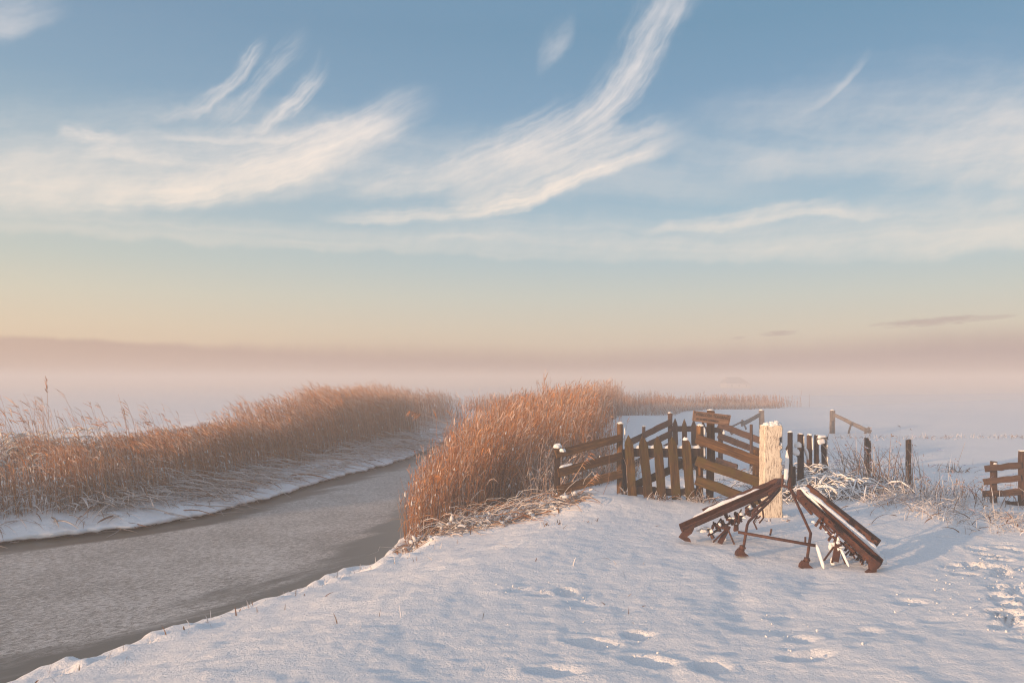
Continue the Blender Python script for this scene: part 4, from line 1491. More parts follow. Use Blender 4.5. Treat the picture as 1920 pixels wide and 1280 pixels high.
snow_ridge(lw, P3(1049, 876.5, dl), P3(1075, 870, dl + .1), .035, .022, 47)
# dark hanging stile behind the left post
square_post('stile', on(P3(1171.5, 918, 11.18), -.1), P3(1171.5, 842, 11.18), .05, .05, M_DARK, lw, seed=6)

# right wing of the front gate
rw = thing('rail_fence', 'mossy three rail fence wing sloping down to the right behind the rusty machine', 'fence', on(P3(1311, 940, 10.75), 0))
pp = P3(1311.5, 799, 10.76)
round_post('post', on(pp, -.2), pp, .048, M_WOOD, rw, seed=9)
snow_cap(rw, pp + Vector((.015, 0, .010)), .046, .045, .022, 12)
for i in range(3):
    a_, b_ = ((800, 826), (838, 858), (868, 880))[i]
    snow_ridge(rw, P3(1319.5, a_, 10.76), P3(1320, b_, 10.76), .045 - i * .008, .022, 50 + i, up=(1, 0, 0))
pr_ = P3(1418, 843, 10.6)
round_post('post', on(pr_, -.2), pr_, .046, M_WOOD, rw, seed=10)
for i, (yl, yr) in enumerate(((822, 867), (863, 906), (899, 947))):
    board('rail', P3(1305.5, yl, 10.68), P3(1429, yr, 10.5), .132, .03, M_PICKET if i else M_WOOD, rw, seed=60 + i, w2=.138)
snow_cap(rw, P3(1424, 846, 10.62), .03, .03, .02, 13)

# sign
sg = thing('sign_post', 'weathered wooden notice board on a thin post standing behind the front rail wing', 'sign', on(P3(1331.5, 938, 10.9), 0))
square_post('post', on(P3(1331, 938, 10.9), -.2), P3(1333, 769.5, 10.9), .098, .05, M_WOOD, sg, seed=71)
bl_, br_ = P3(1299, 779, 10.845), P3(1368.5, 787.5, 10.845)
sb = board('notice_board', bl_, br_, .142, .02, M_SIGN, sg, seed=72, rough=.0015)
snow_cap(sg, P3(1333, 768.5, 10.88), .05, .03, .012, 14)

def lettering(text, size, mat, A, B, dx, dz, name='lettering', sx=1.0):
    cu = bpy.data.curves.new(name, 'FONT')
    cu.body = text; cu.size = size; cu.extrude = .0012; cu.align_x = 'LEFT'
    cu.offset = .0006
    cu.resolution_u = 2
    tmp = bpy.data.objects.new('tmp', cu); col.objects.link(tmp)
    bpy.context.view_layer.update()
    me = bpy.data.meshes.new_from_object(tmp)
    me.name = name
    bpy.data.objects.remove(tmp)
    fr = frame(A, B, (0, 0, 1))
    # text XY plane -> board's X / Z, standing proud of the front face (towards -Y)
    loc = Matrix(((sx, 0, 0, dx), (0, 0, -1, -.0118), (0, 1, 0, dz), (0, 0, 0, 1)))
    return link(name, me, mat, sb, fr @ loc)
lettering('VERBODEN', .062, M_LET, bl_, br_, .035, .008, sx=.68)
lettering('TOEGANG', .062, M_LET, bl_, br_, .272, .006, sx=.70)
lettering('ART. 461 WETB. V. STRAFRECHT', .036, M_LET, bl_, br_, .045, -.048, sx=.60)
# raised border strip of the board
for (u0, v0, u1, v1) in ((.004, .066, .494, .066), (.004, -.066, .494, -.066), (.006, -.062, .006, .062), (.492, -.062, .492, .062)):
    fr = frame(bl_, br_, (0, 0, 1))
    a_ = fr @ Vector((u0, -.012, v0)); b_ = fr @ Vector((u1, -.012, v1))
    rod('moulding', [a_, b_], .0042, M_SIGN, sb, 6)
for u in (.022, .475):
    a_ = frame(bl_, br_, (0, 0, 1)) @ Vector((u, -.008, .048)); b_ = frame(bl_, br_, (0, 0, 1)) @ Vector((u, -.0135, .048))
    rod('screw', [a_, b_], .009, M_DARK, sb, 8)

# ------------------------------------------------------------------ white gatepost
def white_post():
    base = on(P3(1450, 968, 9.55), 0)
    w = thing('gate_post', 'thick white painted gatepost with flaking paint and a crown of snow beside the rusty machine', 'post', base)
    zt = P3(1450, 797, 9.55).z
    x0 = P3(1431.5, 800, 9.5).x; x1 = P3(1465.5, 800, 9.5).x
    xb0 = P3(1429.5, 968, 9.5).x
    rr = random.Random(5)
    n = 60
    rings, bare = [], []
    zb = base.z - .15
    for i in range(n + 1):
        s = i / n
        z = zb + (zt - zb) * s
        py = HY + (ZC - z) * F / 9.5
        l = xb0 + (x0 - xb0) * s + rr.uniform(-.002, .002)
        rgt = x1 + rr.uniform(-.003, .003)
        notch = 0
        for (a_, b_, dp) in ((819, 836, .034), (842, 858, .028), (864, 872, .012), (880, 896, .010), (905, 914, .006), (797, 800, .006)):
            if a_ < py < b_:
                notch = dp * rr.uniform(.8, 1.1)
        y0, y1 = 9.46, 9.66
        pts = [(l + .012, y1), (l, y1 - .012), (l, y0 + .012), (l + .01, y0), (l + (rgt - l) * .25, y0), (l + (rgt - l) * .5, y0), (l + (rgt - l) * .75, y0),
               (rgt - .008 - notch, y0), (rgt - notch * .9, y0 + .010), (rgt - notch * .5, y0 + .05), (rgt + .002, y0 + .10), (rgt, y1 - .012), (rgt - .012, y1)]
        jz = [0] * len(pts)
        rings.append([(x, y, z) for (x, y) in pts])
        bare.append([0, 0, 0, 0, 0, 0, 0, .35 if notch else .0, 1.0 if notch else .55, 1.0 if notch else .3, .3, .2, 0])
    # reorder so that X of the object is the vertical: grain follows the post
    rot = Matrix(((0, 0, 1), (0, 1, 0), (-1, 0, 0)))
    cen = Vector(((x0 + x1) / 2, 9.56, zb))
    rl = [[tuple(rot @ (Vector(v) - cen)) for v in rg] for rg in rings]
    me = loft('post', rl)
    at = me.attributes.new('bare', 'FLOAT', 'POINT')
    at.data.foreach_set('value', np.array(bare, np.float32).ravel())
    m = rot.inverted().to_4x4(); m.translation = cen
    link('post', me, M_PAINT, w, m)
    for (ox, oy, a_, b_, h, sd) in ((0, 0, .108, .09, .034, 1), (-.06, -.03, .042, .05, .040, 2), (.045, -.02, .055, .05, .058, 3), (-.01, -.04, .042, .04, .048, 4), (.09, 0, .03, .07, .036, 6)):
        snow_cap(w, Vector(((x0 + x1) / 2 + ox, 9.55 + oy, zt - .004)), a_, b_, h, 60 + sd)
    snow_ridge(w, Vector((x1 + .012, 9.57, zt)), Vector((x1 + .02, 9.58, zt - .30)), .12, .022, 66, up=(1, 0, 0))
    snow_cap(w, Vector((x1 - .01, 9.50, P3(0, 836, 9.5).z)), .02, .02, .05, 67)
    snow_cap(w, Vector((x1 + .03, 9.55, base.z - .01)), .09, .08, .05, 68)
white_post()

# ------------------------------------------------------------------ back gate
D2 = 14.4
bgt = thing('picket_gate', 'farther picket gate with dark narrow pales, seen between the notice board and the left post', 'gate', on(P3(1300, 880, D2), 0))
for i, (tx, ty, w) in enumerate(((1265.7, 783.4, .092), (1283, 785, .09), (1300.5, 786, .092), (1318, 788, .09), (1335, 789, .09))):
    a = P3(tx + 1.5, 886, D2 - .03)
    picket('picket', a, P3(tx, ty, D2 - .03), w, .024, M_DARK if i != 1 else M_PICKET, bgt, seed=80 + i, point=.14)
board('rail', P3(1258, 803, D2 + .02), P3(1350, 806, D2 + .02), .10, .045, M_DARK, bgt, seed=86)
board('rail', P3(1258, 862, D2 + .02), P3(1350, 866, D2 + .02), .10, .045, M_DARK, bgt, seed=87)
bl = thing('rail_fence', 'greyish rail fence wing behind the front pickets, climbing right to a snow topped post', 'fence', on(P3(1256, 870, D2), 0))
q = P3(1256.3, 775, D2 + .05)
round_post('post', on(q, -.2), q, .042, M_BACK, bl, seed=91)
snow_cap(bl, q + Vector((0, 0, .008)), .042, .04, .018, 92)
q = P3(1207.3, 800, D2 - .1)
round_post('post', on(q, -.2), q, .030, M_BACK, bl, seed=93)
snow_cap(bl, q + Vector((.005, 0, .006)), .03, .03, .02, 94)
for i, (yl, yr) in enumerate(((830, 790), (852, 811), (874, 833))):
    board('rail', P3(1180, yl, D2 - .25), P3(1259, yr, D2 - .03), .112, .028, M_BACK, bl, seed=95 + i)
brw = thing('rail_fence', 'greyish rail fence wing behind the notice board, dropping right behind the white gatepost', 'fence', on(P3(1350, 870, D2), 0))
q = P3(1351, 785, D2 + .05)
round_post('post', on(q, -.2), q, .042, M_BACK, brw, seed=101)
q = P3(1408.5, 796, D2 - .2)
round_post('post', on(q, -.2), q, .028, M_BACK, brw, seed=102)
for i, (yl, yr) in enumerate(((796, 834), (816, 855), (838, 878))):
    if i < 2:
        board('rail', P3(1346.5, yl, D2 - .02), P3(1446, yr, D2 - .3), .115, .028, M_BACK, brw, seed=105 + i)
snow_cap(brw, P3(1357, 812, D2 - .04), .022, .022, .05, 108)
board('rail', P3(1343, 863, D2 - .3), P3(1382, 876, D2 - .7), .12, .03, M_BACK, brw, seed=109)['label'] = 'broken lower rail resting in the snow'

# ------------------------------------------------------------------ far gate wings in the fog
D3 = 24.4  # weathered grey timber, its colour also paled in place of thicker fog
fl = thing('rail_fence', 'pale frosted gate wing in the fog left of the white gatepost, rail dropping left', 'fence', on(P3(1428, 808, D3), 0))
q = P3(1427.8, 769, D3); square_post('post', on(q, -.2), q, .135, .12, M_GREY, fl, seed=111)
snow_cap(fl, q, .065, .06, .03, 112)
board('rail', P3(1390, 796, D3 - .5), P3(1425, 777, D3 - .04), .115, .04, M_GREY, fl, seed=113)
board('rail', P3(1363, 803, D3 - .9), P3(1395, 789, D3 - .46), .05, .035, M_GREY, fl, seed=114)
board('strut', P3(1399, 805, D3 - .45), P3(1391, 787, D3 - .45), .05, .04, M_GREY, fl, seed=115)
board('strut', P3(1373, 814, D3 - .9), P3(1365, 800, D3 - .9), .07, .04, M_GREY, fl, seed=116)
fr_ = thing('rail_fence', 'pale frosted gate wing in the fog above the thin posts, rail dropping right', 'fence', on(P3(1560, 811, D3), 0))
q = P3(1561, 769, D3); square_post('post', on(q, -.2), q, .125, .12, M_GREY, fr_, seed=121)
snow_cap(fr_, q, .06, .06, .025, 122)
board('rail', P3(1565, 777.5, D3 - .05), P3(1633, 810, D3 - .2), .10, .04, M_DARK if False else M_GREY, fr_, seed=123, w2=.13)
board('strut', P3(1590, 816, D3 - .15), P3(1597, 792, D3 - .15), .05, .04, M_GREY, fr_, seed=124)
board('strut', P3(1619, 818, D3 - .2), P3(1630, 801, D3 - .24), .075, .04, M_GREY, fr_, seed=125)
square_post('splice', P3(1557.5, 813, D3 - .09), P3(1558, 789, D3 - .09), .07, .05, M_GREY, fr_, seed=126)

# ------------------------------------------------------------------ right-hand gate wing
rg = thing('rail_fence', 'grey brown three rail fence wing cut by the right edge of the picture', 'fence', on(P3(1917, 947, 10.4), 0))
q = P3(1918.5, 845, 10.42); square_post('post', on(q, -.2), q, .09, .09, M_BACK, rg, seed=131)
snow_cap(rg, q, .05, .05, .012, 132)
q = P3(1862.8, 865, 10.58); square_post('post', on(q, -.2), q, .074, .06, M_BACK, rg, seed=133)
snow_cap(rg, P3(1866, 869.5, 10.52), .025, .02, .015, 134)
for i, (xl, yl, xr, yr) in enumerate(((1847, 879, 1914, 871.5), (1844, 903, 1914, 896), (1843, 926, 1914, 921), (1886, 944, 1914, 945))):
    board('rail', P3(xl, yl, 10.5), P3(xr, yr, 10.36), .082, .028, M_BACK, rg, seed=135 + i)

# ------------------------------------------------------------------ short posts right of the white gatepost
GRP = 'short old fence posts to the right of the white gatepost'
def stump(px, top, d, rad, label, seed, mat=M_DARK, cap=.03, square=False):
    q = P3(px, top, d)
    b = on(q, -.15)
    t_ = thing('fence_post', label, 'post', on(q, 0), GRP)
    if square:
        square_post('post', b, q, rad * 2, rad * 1.6, mat, t_, seed=seed)
    else:
        round_post('post', b, q, rad * 1.1, mat, t_, r1=rad, seed=seed)
    if cap:
        snow_cap(t_, q + Vector((.006, 0, .005)), rad * 1.0, rad, cap * .7, seed + 1)
    return t_, q
stump(1481.5, 811, 10.9, .036, 'short dark post with a snow cap, nearest to the white gatepost', 141, M_DARK, .03)
t_, q = stump(1501, 814, 11.2, .042, 'rough split dark post with snow on its right side, second from the white gatepost', 143, M_DARK, .02)
snow_ridge(t_, P3(1507, 817, 11.17), P3(1508, 838, 11.17), .05, .02, 144, up=(1, 0, 0))
snow_ridge(t_, P3(1508, 838, 11.15), P3(1515, 862, 11.15), .08, .03, 145, up=(1, 0, 0))
t_, q = stump(1517.5, 816, 11.9, .038, 'short post with snowy top, third from the white gatepost', 147, M_BACK, .03)
snow_ridge(t_, P3(1522, 818, 11.88), P3(1523, 845, 11.88), .045, .018, 148, up=(1, 0, 0))
t_, q = stump(1531, 816, 12.3, .036, 'short post holding the left end of a snow loaded cross board', 150, M_BACK, .02)
t_, q = stump(1545.5, 818, 12.4, .042, 'outermost short post under the snow loaded cross board', 152, M_DARK, .04, True)
snow_ridge(t_, P3(1550, 822, 12.36), P3(1551, 866, 12.36), .05, .02, 153, up=(1, 0, 0))
cb = thing('cross_board', 'snow loaded short board nailed across the two outer short posts', 'board', P3(1538, 828, 12.28))
board('board', P3(1531, 826.5, 12.27), P3(1549, 822.5, 12.3), .09, .025, M_GREY, cb, seed=155)
snow_ridge(cb, P3(1533, 821, 12.26), P3(1550, 818, 12.28), .07, .045, 156)
snow_ridge(cb, P3(1533, 829, 12.25), P3(1547, 826, 12.27), .085, .014, 157, up=(0, -1, .2))
t_, q = stump(1487, 874, 11.0, .034, 'cut off low stump under a pad of snow just right of the white gatepost', 158, M_DARK, .03)  # dark wood stands in for the shadow on this stump
t_ = thing('snowy_board', 'slanting plank end plastered with snow between the white gatepost and the short posts', 'board', P3(1488, 850, 10.9))
board('board', P3(1476, 838, 10.95), P3(1500, 852, 11.0), .09, .025, M_DARK, t_, seed=159)
snow_ridge(t_, P3(1477, 840, 10.93), P3(1499, 850, 10.98), .10, .03, 160, up=(0, -1, .3))
snow_cap(t_, P3(1496, 836, 11.0), .05, .04, .06, 161)
snow_ridge(t_, P3(1478, 842, 10.92), P3(1473, 902, 10.8), .06, .014, 162, up=(0, -1, .2))

GRP2 = 'pair of thin dark posts standing in the rough grass'
t_ = thing('fence_post', 'thin dark post of two joined timbers, left of the tall grass', 'post', on(P3(1626, 895, 12.9), 0), GRP2)
q = P3(1625, 821, 12.9); square_post('post', on(q, -.2), q, .062, .06, M_DARK, t_, seed=171)
q = P3(1630.5, 826, 12.93); square_post('batten', on(q, -.2), q, .035, .04, M_BACK, t_, seed=172)
t_ = thing('fence_post', 'thin dark reddish post on its own, right of the tall grass', 'post', on(P3(1703, 910, 12.3), 0), GRP2)
q = P3(1703.3, 824, 12.3); square_post('post', on(q, -.2), q, .066, .06, M_DARK, t_, seed=173)

# ------------------------------------------------------------------ snow covered brambles by the short posts
r = np.random.default_rng(606)
acc = Strands()
n = 900
b = np.stack([r.normal(4.35, .36, n), r.normal(11.2, .28, n)], 1); b, _ = seat(b)
ln = r.uniform(.2, .6, n); a = r.uniform(0, 2 * np.pi, n)
P = np.repeat(b[:, None, :], 6, 1); t = np.linspace(0, 1, 6)[None, :, None]
P[..., :2] += (np.stack([np.cos(a), np.sin(a)], 1) * ln[:, None])[:, None, :] * t
ri = r.uniform(.5, 1.6, n)
P[..., 2] += ln[:, None] * (ri[:, None] * t[..., 0] - (ri * .95)[:, None] * t[..., 0] ** 2)
P += r.normal(0, .012, P.shape)
W = np.linspace(1, .5, 6)[None, :] * r.uniform(.003, .006, n)[:, None]
acc.add(P, W, np.broadcast_to(np.array([.06, .036, .026]), (n, 6, 3)) * r.uniform(.6, 1.6, (n, 1, 1)), 3, 1)
k = r.permutation(n)[:640]
W2 = np.array([.2, .8, 1, 1, .8, .2])[None, :] * r.uniform(.005, .015, len(k))[:, None]
acc.add(P[k] + np.array([0, 0, .012]), W2, np.broadcast_to(np.array([.83, .84, .86]), (len(k), 6, 3)), 5, 2)
o = acc.build('bramble', M_TWIG)
tag(o, 'low heap of brambles buried under snow in front of the short old posts', 'bramble', kind='stuff')

# ------------------------------------------------------------------ rusty machine
mc = thing('farm_machine', 'rusty farm implement of leaning steel beams with snow in its channels by the white gatepost', 'farm machine', Vector((3.2, 7.7, 0)))

def channel(name, A, B, w, h, parent, up=(0, 0, 1), flip=1, seed=0):
    """rolled steel channel with rounded back and thin lips"""
    A, B = Vector(A), Vector(B)
    L = (B - A).length
    th = .010
    outer = []
    for k in range(9):
        a = math.pi * (1 + k / 8)
        outer.append((math.cos(a) * w / 2, math.sin(a) * h * .55 + .0))
    outer = [(-w / 2, h * .45)] + outer + [(w / 2, h * .45)]
    inner = [(y * (1 - 2 * th / w), z + th * (1 if z < .0 else 0)) for (y, z) in reversed(outer)]
    prof = outer + inner
    rr = random.Random(seed)
    rings = []
    for i in range(7):
        s = i / 6
        rings.append([(s * L, y + rr.uniform(-.001, .001), flip * z + rr.uniform(-.001, .001)) for (y, z) in prof])
    return link(name, loft(name, rings), M_RUST, parent, frame(A, B, up), False)

def flat_bar(name, A, B, w, t, parent, up=(0, 0, 1), seed=0):
    return board(name, A, B, w, t, M_RUST, parent, up=up, seed=seed, rough=.0015, segs=5)

# left pair
A1, B1 = P3(1277, 991, 8.05), P3(1457, 913, 8.15)
A2, B2 = P3(1319, 960, 8.5), P3(1456, 904, 8.5)
channel('beam', A1, B1, .075, .085, mc, (0, -.55, 1), seed=1)
flat_bar('beam', A2, B2, .075, .03, mc, seed=2)
flat_bar('ledge', P3(1285, 981, 8.12), P3(1452, 908, 8.22), .022, .03, mc, seed=3)
# the pair meets in a rounded nose
nose = [P3(1440, 927, 8.12), P3(1452, 917, 8.13), P3(1462, 907, 8.2), P3(1464, 902, 8.32), P3(1456, 902, 8.45), P3(1444, 907, 8.48)]
rod('nose', nose, .036, M_RUST, mc, 10)
snow_ridge(mc, P3(1298, 974, 8.18), P3(1428, 917, 8.26), .095, .038, 181, sag=lambda s: .7 + .6 * math.sin(min(1, s * 1.3) * math.pi))
snow_ridge(mc, P3(1425, 921, 8.3), P3(1447, 911, 8.33), .07, .02, 182)
# foot of the left pair
def plate(name, pts, d0, t, parent):
    f_ = [P3(x, y, d0) for x, y in pts]; bk = [p + Vector((0, t, 0)) for p in f_]
    o = f_[0]
    return link(name, loft(name, [[tuple(p - o) for p in f_], [tuple(p - o) for p in bk]]), M_RUST, parent, Matrix.Translation(o))
plate('foot', [(1303, 983), (1285, 992), (1274, 1008), (1284, 1014), (1296, 1016), (1294, 1010), (1288, 1006), (1297, 1000), (1301, 992)], 8.02, .05, mc)
# right pair
A3, B3 = P3(1504, 930, 7.55), P3(1648, 1058, 6.85)
A4, B4 = P3(1513, 914, 8.0), P3(1646, 1018, 7.45)
channel('beam', A3, B3, .078, .10, mc, (.0, -.6, 1), seed=4)
flat_bar('beam', A4, B4, .085, .035, mc, seed=5)
flat_bar('ledge', P3(1507, 922, 7.6), P3(1643, 1046, 6.95), .026, .04, mc, seed=6)
rod('nose', [P3(1508, 938, 7.5), P3(1501, 930, 7.53), P3(1500, 923, 7.6), P3(1506, 918, 7.7)], .034, M_RUST, mc, 10)
plate('bracket', [(1499, 931), (1512, 934), (1515, 940), (1506, 945), (1499, 940)], 7.44, .03, mc)
snow_ridge(mc, P3(1503, 918, 7.60), P3(1651, 1044, 6.97), .085, .046, 183, sag=lambda s: 1.0)
snow_cap(mc, P3(1507, 922, 7.62), .06, .06, .05, 184)
snow_cap(mc, P3(1648, 1052, 7.0), .06, .07, .06, 185)
plate('foot', [(1634, 1043), (1652, 1056), (1644, 1066), (1644, 1072), (1625, 1074), (1633, 1068), (1632, 1056)], 6.80, .05, mc)
# apex link and the two bent legs
rod('link_bar', [P3(1456, 914, 8.12), P3(1465, 909, 8.15), P3(1472, 911, 8.1), P3(1480, 914, 8.0), P3(1486, 920, 7.9)], .013, M_RUST, mc)
square_bar = flat_bar('pin', P3(1480, 916, 7.98), P3(1482, 896, 7.98), .03, .02, mc, (1, 0, 0), 7)
flat_bar('pin', P3(1467, 912, 8.12), P3(1468, 890, 8.12), .02, .02, mc, (1, 0, 0), 8)
rod('leg', [P3(1462, 917, 8.02), P3(1440, 942, 7.85), P3(1404, 977, 7.62), P3(1401, 984, 7.58), P3(1394, 1026, 7.45)], .0135, M_RUST, mc)
rod('leg', [P3(1452, 925, 8.05), P3(1430, 941, 7.95), P3(1410, 962, 7.85)], .012, M_RUST, mc)
rod('leg', [P3(1479, 912, 8.0), P3(1492, 938, 7.8), P3(1520, 999, 7.3), P3(1519.5, 1004, 7.28), P3(1513, 1050, 7.1)], .013, M_RUST, mc)
rod('leg', [P3(1484, 920, 7.9), P3(1505, 944, 7.7), P3(1522, 963, 7.55)], .014, M_RUST, mc)
def shoe(px, py, d, s=1.0):
    rod('collar', [P3(px + 1, py - 17 * s, d), P3(px, py - 8 * s, d)], .026, M_RUST, mc, 8)
    rod('bolt', [P3(px - 6, py - 12 * s, d - .01), P3(px + 7, py - 12 * s, d - .01)], .010, M_RUST, mc, 6)
    plate('shoe', [(px - 4, py - 9 * s), (px + 4, py - 8 * s), (px + 6, py - 3 * s), (px + 14, py + 3 * s), (px + 2, py + 4 * s), (px - 10, py + 3 * s), (px - 9, py - 3 * s)], d - .04, .07, mc)
shoe(1391, 1039, 7.4); shoe(1512, 1062, 7.05)
# long rod lying across the legs with two upright pins
rod('cross_bar', [P3(1384, 997, 7.42), P3(1532.5, 1023, 7.18)], .014, M_RUST, mc)
rod('pin', [P3(1444, 1003, 7.5), P3(1446.5, 991, 7.5)], .009, M_RUST, mc, 6)
rod('pin', [P3(1510, 1018, 7.22), P3(1510, 1006, 7.22)], .009, M_RUST, mc, 6)
rr = random.Random(9)
def star(px, py, d, rad, tilt, n=7, seed=0):
    """toothed star wheel"""
    c = P3(px, py, d)
    rr = random.Random(seed)
    ax = Vector((math.cos(tilt), -.45, math.sin(tilt))).normalized()
    s = ax.cross(Vector((0, 0, 1))).normalized(); u = ax.cross(s)
    V = []; k2 = n * 2
    for side in (-.012, .012):
        for k in range(k2):
            a = k * math.pi / n
            q = (rad if k % 2 == 0 else rad * .42) * rr.uniform(.85, 1.12)
            V.append(tuple((s * math.cos(a) + u * math.sin(a)) * q + ax * side))
    link('star_wheel', loft('star_wheel', [V[:k2], V[k2:]]), M_RUST, mc, Matrix.Translation(c))
def snowlump(px, py, d, w, h, seed):
    q_ = np.random.default_rng(seed)
    for k in range(2):
        snow_cap(mc, P3(px + q_.uniform(-1, 1) * w * 90, py + 3 + q_.uniform(-1, 1) * h * 60, d + q_.uniform(-.04, .10)), w * q_.uniform(.22, .55), w * q_.uniform(.22, .5), h * q_.uniform(.2, .5), seed * 3 + k)
# left drum: axle with star wheels hanging under the beams
rod('axle', [P3(1330, 1002, 8.2), P3(1360, 985, 8.25), P3(1400, 962, 8.3), P3(1440, 940, 8.3)], .012, M_RUST, mc, 6)
for i, (x, y, q) in enumerate(((1333, 1000, .062), (1345, 988, .055), (1357, 984, .066), (1370, 976, .058), (1362, 968, .052), (1384, 968, .062), (1403, 958, .060), (1415, 949, .066), (1425, 941, .055))):
    star(x, y, 8.2 + .02 * (i % 3), q, .5 + .2 * (i % 2), 6 + i % 3, i)
for i, (x, y) in enumerate(((1338, 978), (1352, 972), (1368, 966), (1377, 962), (1390, 955), (1430, 955), (1420, 967), (1336, 984))):
    rod('tine', [P3(x, y, 8.22), P3(x + rr.uniform(-9, 9), y + rr.uniform(8, 17), 8.16), P3(x + rr.uniform(-13, 5), y + rr.uniform(18, 27), 8.1)], .009, M_RUST, mc, 6)
for (a_, b_) in (((1361, 992), (1337, 1016)), ((1364, 990), (1377, 1020))):
    rod('spoke', [P3(*a_, 8.0), P3(*b_, 7.95)], .009, M_RUST, mc, 6)
flat_bar('blade', P3(1366, 986, 8.08), P3(1350, 1018, 7.95), .05, .012, mc, (1, 0, 0), 10)
flat_bar('blade', P3(1381, 972, 8.2), P3(1380, 995, 8.2), .05, .02, mc, (1, 0, 0), 11)
ring = [P3(1407 + 9 * math.cos(a), 957 + 10 * math.sin(a), 8.1) for a in np.linspace(0, 2 * math.pi, 15)]
rod('ring', ring, .008, M_RUST, mc, 6)
ring = [P3(1419 + 8 * math.cos(a), 962 + 9 * math.sin(a), 8.05) for a in np.linspace(.5, 4.5, 12)]
rod('ring', ring, .008, M_RUST, mc, 6)
for i, (x, y, w, h) in enumerate(((1349, 980, .045, .045), (1372, 968, .04, .035), (1390, 960, .05, .04), (1404, 948, .045, .04), (1328, 986, .06, .03), (1318, 996, .09, .07), (1332, 1012, .07, .04), (1356, 1010, .035, .07), (1330, 992, .05, .05), (1424, 950, .03, .03), (1379, 978, .03, .03), (1395, 968, .03, .03))):
    snowlump(x, y, 8.1, w, h, 200 + i)
# right drum
rod('axle', [P3(1535, 975, 7.4), P3(1556, 1002, 7.3), P3(1590, 1026, 7.2), P3(1622, 1050, 7.1)], .012, M_RUST, mc, 6)
for i, (x, y, q) in enumerate(((1534, 978, .058), (1541, 983, .05), (1560, 1003, .062), (1567, 1010, .055), (1589, 1025, .05), (1598, 1032, .058), (1612, 1042, .05), (1622, 1049, .05), (1603, 1034, .05))):
    star(x, y, 7.3 + .02 * (i % 3), q, -.6 + .2 * (i % 2), 6 + i % 3, 30 + i)
for (a_, b_) in (((1563, 1025), (1545, 1050)), ((1576, 1031), (1585, 1056)), ((1566, 1030), (1560, 1054)), ((1544, 985), (1558, 1002)), ((1548, 984), (1561, 998)), ((1583, 1016), (1602, 1034)), ((1585, 1020), (1600, 1036))):
    rod('spoke', [P3(*a_, 7.1), P3(*b_, 7.0)], .009, M_RUST, mc, 6)
for i, (x, y) in enumerate(((1600, 1030), (1610, 1038), (1618, 1044), (1626, 1046), (1592, 1022))):
    rod('tine', [P3(x, y, 7.2), P3(x + rr.uniform(-4, 6), y + 9, 7.15), P3(x + rr.uniform(-8, 5), y + rr.uniform(14, 20), 7.1)], .009, M_RUST, mc, 6)
flat_bar('blade', P3(1572, 1020, 7.08), P3(1566, 1052, 6.98), .06, .012, mc, (1, 0, 0), 12)
for i, (x, y, w, h) in enumerate(((1567, 1020, .07, .10), (1571, 1008, .05, .06), (1526, 972, .05, .03), (1566, 1048, .055, .09), (1581, 1042, .04, .06), (1560, 996, .03, .03), (1552, 990, .03, .03), (1580, 1020, .04, .03))):
    snowlump(x, y + 4, 7.05, w, h, 230 + i)
# two snow plastered bars
snow_ridge(mc, P3(1531, 1020, 7.1), P3(1545, 1066, 6.98), .032, .022, 250, name='snowy_bar', up=(0, -1, .2))
snow_ridge(mc, P3(1576, 1028, 7.05), P3(1592, 1062, 6.92), .024, .018, 251, name='snowy_bar', up=(0, -1, .2))

# ------------------------------------------------------------------ single stalks that stand apart
def stalk(pts, label, seed, plume=True, rad=.0045, frost=.25, group=None, droop=1.0):
    rr_ = np.random.default_rng(seed)
    pts = [np.array(p) for p in pts]
    K = 9
    acc = Strands()
    d = np.r_[0, np.cumsum([np.linalg.norm(b - a) for a, b in zip(pts[:-1], pts[1:])])]
    key = np.linspace(0, d[-1], K)
    P = np.stack([np.interp(key, d, [p[j] for p in pts]) for j in range(3)], 1)[None]
    W = np.linspace(1, .55, K)[None] * rad
    c = straw(rr_, 1, K, 1.0, (frost, frost + .01))
    acc.add(P, W, c, 5, seed)
    if plume:
        dirv = P[0, -1] - P[0, -3]; dirv = dirv / np.linalg.norm(dirv)
        n = 26
        s = rr_.random(n)
        b = P[0, -1] + dirv[None] * (s[:, None] * .20 - .05)
        t = np.linspace(0, 1, 4)[None, :, None]
        L = rr_.uniform(.05, .12, n)
        dd = dirv[None] * .8 + rr_.normal(0, .25, (n, 3)); dd[:, 2] -= .45 * droop
        PP = b[:, None] + dd[:, None] * L[:, None, None] * t
        PP[..., 2] -= L[:, None] * .5 * droop * t[..., 0] ** 2
        acc.add(PP, np.array([.4, 1, .8, .15])[None] * rr_.uniform(.003, .006, n)[:, None], straw(rr_, n, 4, .35, (.2, .7), 1.0), 2, seed + 1)
    o = acc.build('reed_stalk', M_REED, None, tuple(pts[0]))
    tag(o, label, 'reed', group)
    return o
stalk([P3(1085, 925, 10.2), P3(1094, 905, 10.2), P3(1104, 888, 10.2), P3(1096, 874, 10.2) + Vector((.0, 0, 0)), P3(1100, 866, 10.2)] if False else [P3(1072, 903, 10.2), P3(1084, 884, 10.2), P3(1094, 868, 10.2)], 'orange drooping reed plume in front of the middle rail of the left wing', 1)
stalk([P3(1090, 925, 10.2), P3(1099, 910, 10.2), P3(1106, 902, 10.2)], 'orange drooping reed plume in front of the lowest rail of the left wing', 2)
stalk([P3(1131, 926, 10.6), P3(1142, 900, 10.7), P3(1142, 830, 10.9)], 'thin upright straw crossing all three rails of the left wing', 3, plume=False, rad=.003)
stalk([P3(872, 830, 11.3), P3(840, 795, 11.2), P3(805, 780, 11.1), P3(788, 775, 11.05)], 'reed leaning out over the canal with a frosted plume, left of the orange clump', 4, frost=.6, rad=.006)
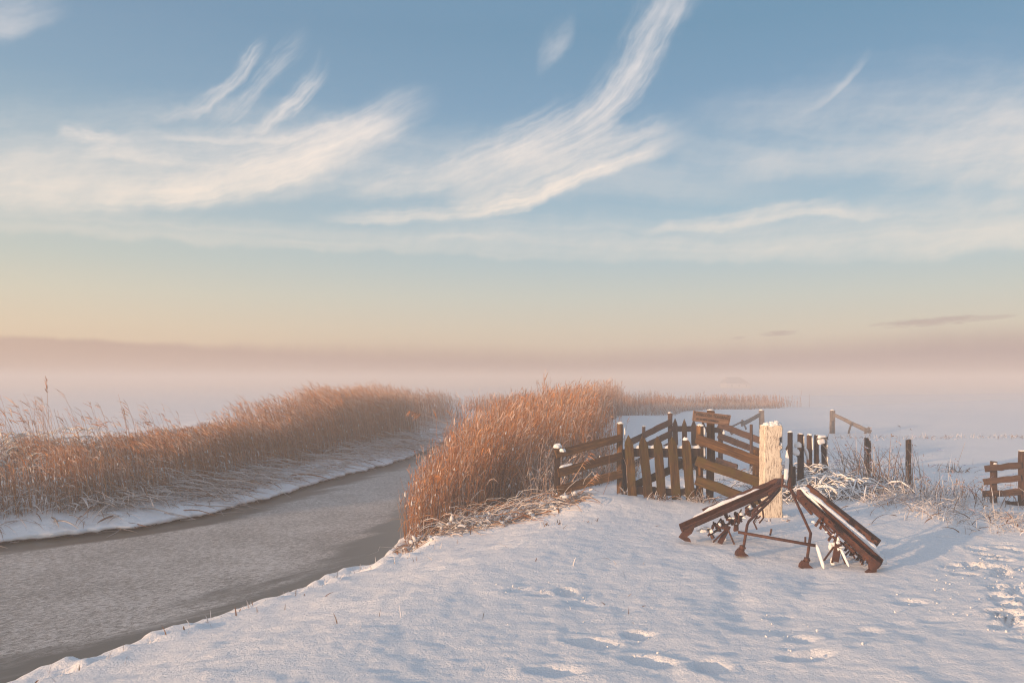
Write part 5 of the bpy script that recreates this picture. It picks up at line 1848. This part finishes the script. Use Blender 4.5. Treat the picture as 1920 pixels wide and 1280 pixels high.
stalk([P3(90, 872, 12.2), P3(92, 800, 12.3), P3(88, 730, 12.3)], 'tallest single reed with a slender upright plume at the far left', 5, droop=.1)
stalk([P3(1790, 886, 14.0), P3(1797, 866, 14.0), P3(1810, 828, 14.1)], 'single long bare stalk rising from a small tuft in the field', 6, plume=False, rad=.0035)
stalk([P3(1176, 905, 10.5), P3(1174, 870, 10.55), P3(1169, 858, 10.6)], 'thin frosted stem between the left post and the first pale', 8, plume=False, rad=.003, frost=.6)
acc = Strands()
r = np.random.default_rng(77)
n = 40
b = np.stack([r.normal((1788 - 960) / F * 14, .12, n), r.normal(14.0, .06, n)], 1); b, _ = seat(b)
grass_pts(acc, b, r.uniform(.1, .3, n), np.c_[r.normal(.2, .9, n), r.normal(0, .3, n)], .3, .005, 800, .2)
o = acc.build('grass_tuft', M_REED, None, tuple(b[0]))
tag(o, 'small isolated tuft of dry grass out in the snowy field', 'grass tuft')

# ------------------------------------------------------------------ farmhouse lost in the fog
def farmhouse():
    d = 200.0
    gz_ = ground(56, d)
    c = P3(1383, 712, d)
    t_ = thing('farmhouse', 'farmhouse with a hipped roof and a chimney, almost lost in the fog', 'house', Vector((c.x, d, gz_)))
    roofm = mat_flat('slate_roof', (0.05, 0.045, 0.045)); wallm = mat_flat('fog_pale_wall', (0.62, 0.58, 0.55))  # fog painted into the wall colour, so the walls fade out
    l = P3(1362, 712, d).x; r_ = P3(1408, 712, d).x
    y0, y1 = d, d + 6.5
    ez = P3(0, 718, d).z; rz = P3(0, 706.5, d).z
    def prism(name, v, f, m, p=t_):
        me = bpy.data.meshes.new(name)
        o = t_.location
        me.from_pydata([tuple(Vector(q) - o) for q in v], [], f); me.update()
        return link(name, me, m, p, Matrix.Translation(o))
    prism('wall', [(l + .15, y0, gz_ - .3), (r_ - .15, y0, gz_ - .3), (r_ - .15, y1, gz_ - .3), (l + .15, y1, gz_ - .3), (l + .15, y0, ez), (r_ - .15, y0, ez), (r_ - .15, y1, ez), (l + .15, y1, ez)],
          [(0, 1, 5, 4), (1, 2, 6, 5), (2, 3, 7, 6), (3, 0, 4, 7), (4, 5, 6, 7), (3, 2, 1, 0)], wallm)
    ym = (y0 + y1) / 2
    rl, rr_ = P3(1367, 706, d).x, P3(1393, 706, d).x
    rf = prism('roof', [(l, y0 - .2, ez + .003), (r_ + .2, y0 - .2, ez - .3), (r_ + .2, y1 + .2, ez - .3), (l, y1 + .2, ez + .003), (rl, ym, rz), (rr_, ym, rz)],
               [(0, 1, 5, 4), (1, 2, 5), (2, 3, 4, 5), (3, 0, 4), (3, 2, 1, 0)], roofm)
    cx = P3(1365.5, 706, d).x
    me = bpy.data.meshes.new('chimney')
    zz0, zz1 = rz - .6, rz + .22
    me.from_pydata([(x, y, z) for z in (zz0 - 0, zz1) for x, y in ((cx - .28, ym - .28), (cx + .28, ym - .28), (cx + .28, ym + .28), (cx - .28, ym + .28))], [],
                   [(0, 1, 5, 4), (1, 2, 6, 5), (2, 3, 7, 6), (3, 0, 4, 7), (4, 5, 6, 7), (3, 2, 1, 0)])
    me.update()
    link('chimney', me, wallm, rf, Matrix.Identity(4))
    for i in range(3):
        wx = l + 1.2 + i * 1.8
        wn = prism('window', [(wx, y0 - .02, ez - .95), (wx + .4, y0 - .02, ez - .95), (wx + .4, y0 - .02, ez - .35), (wx, y0 - .02, ez - .35), (wx, y0 + .05, ez - .95), (wx + .4, y0 + .05, ez - .95), (wx + .4, y0 + .05, ez - .35), (wx, y0 + .05, ez - .35)],
                   [(0, 1, 2, 3), (4, 7, 6, 5), (0, 4, 5, 1), (1, 5, 6, 2), (2, 6, 7, 3), (3, 7, 4, 0)], mat_flat('window_glass', (.03, .03, .035), .2))
farmhouse()
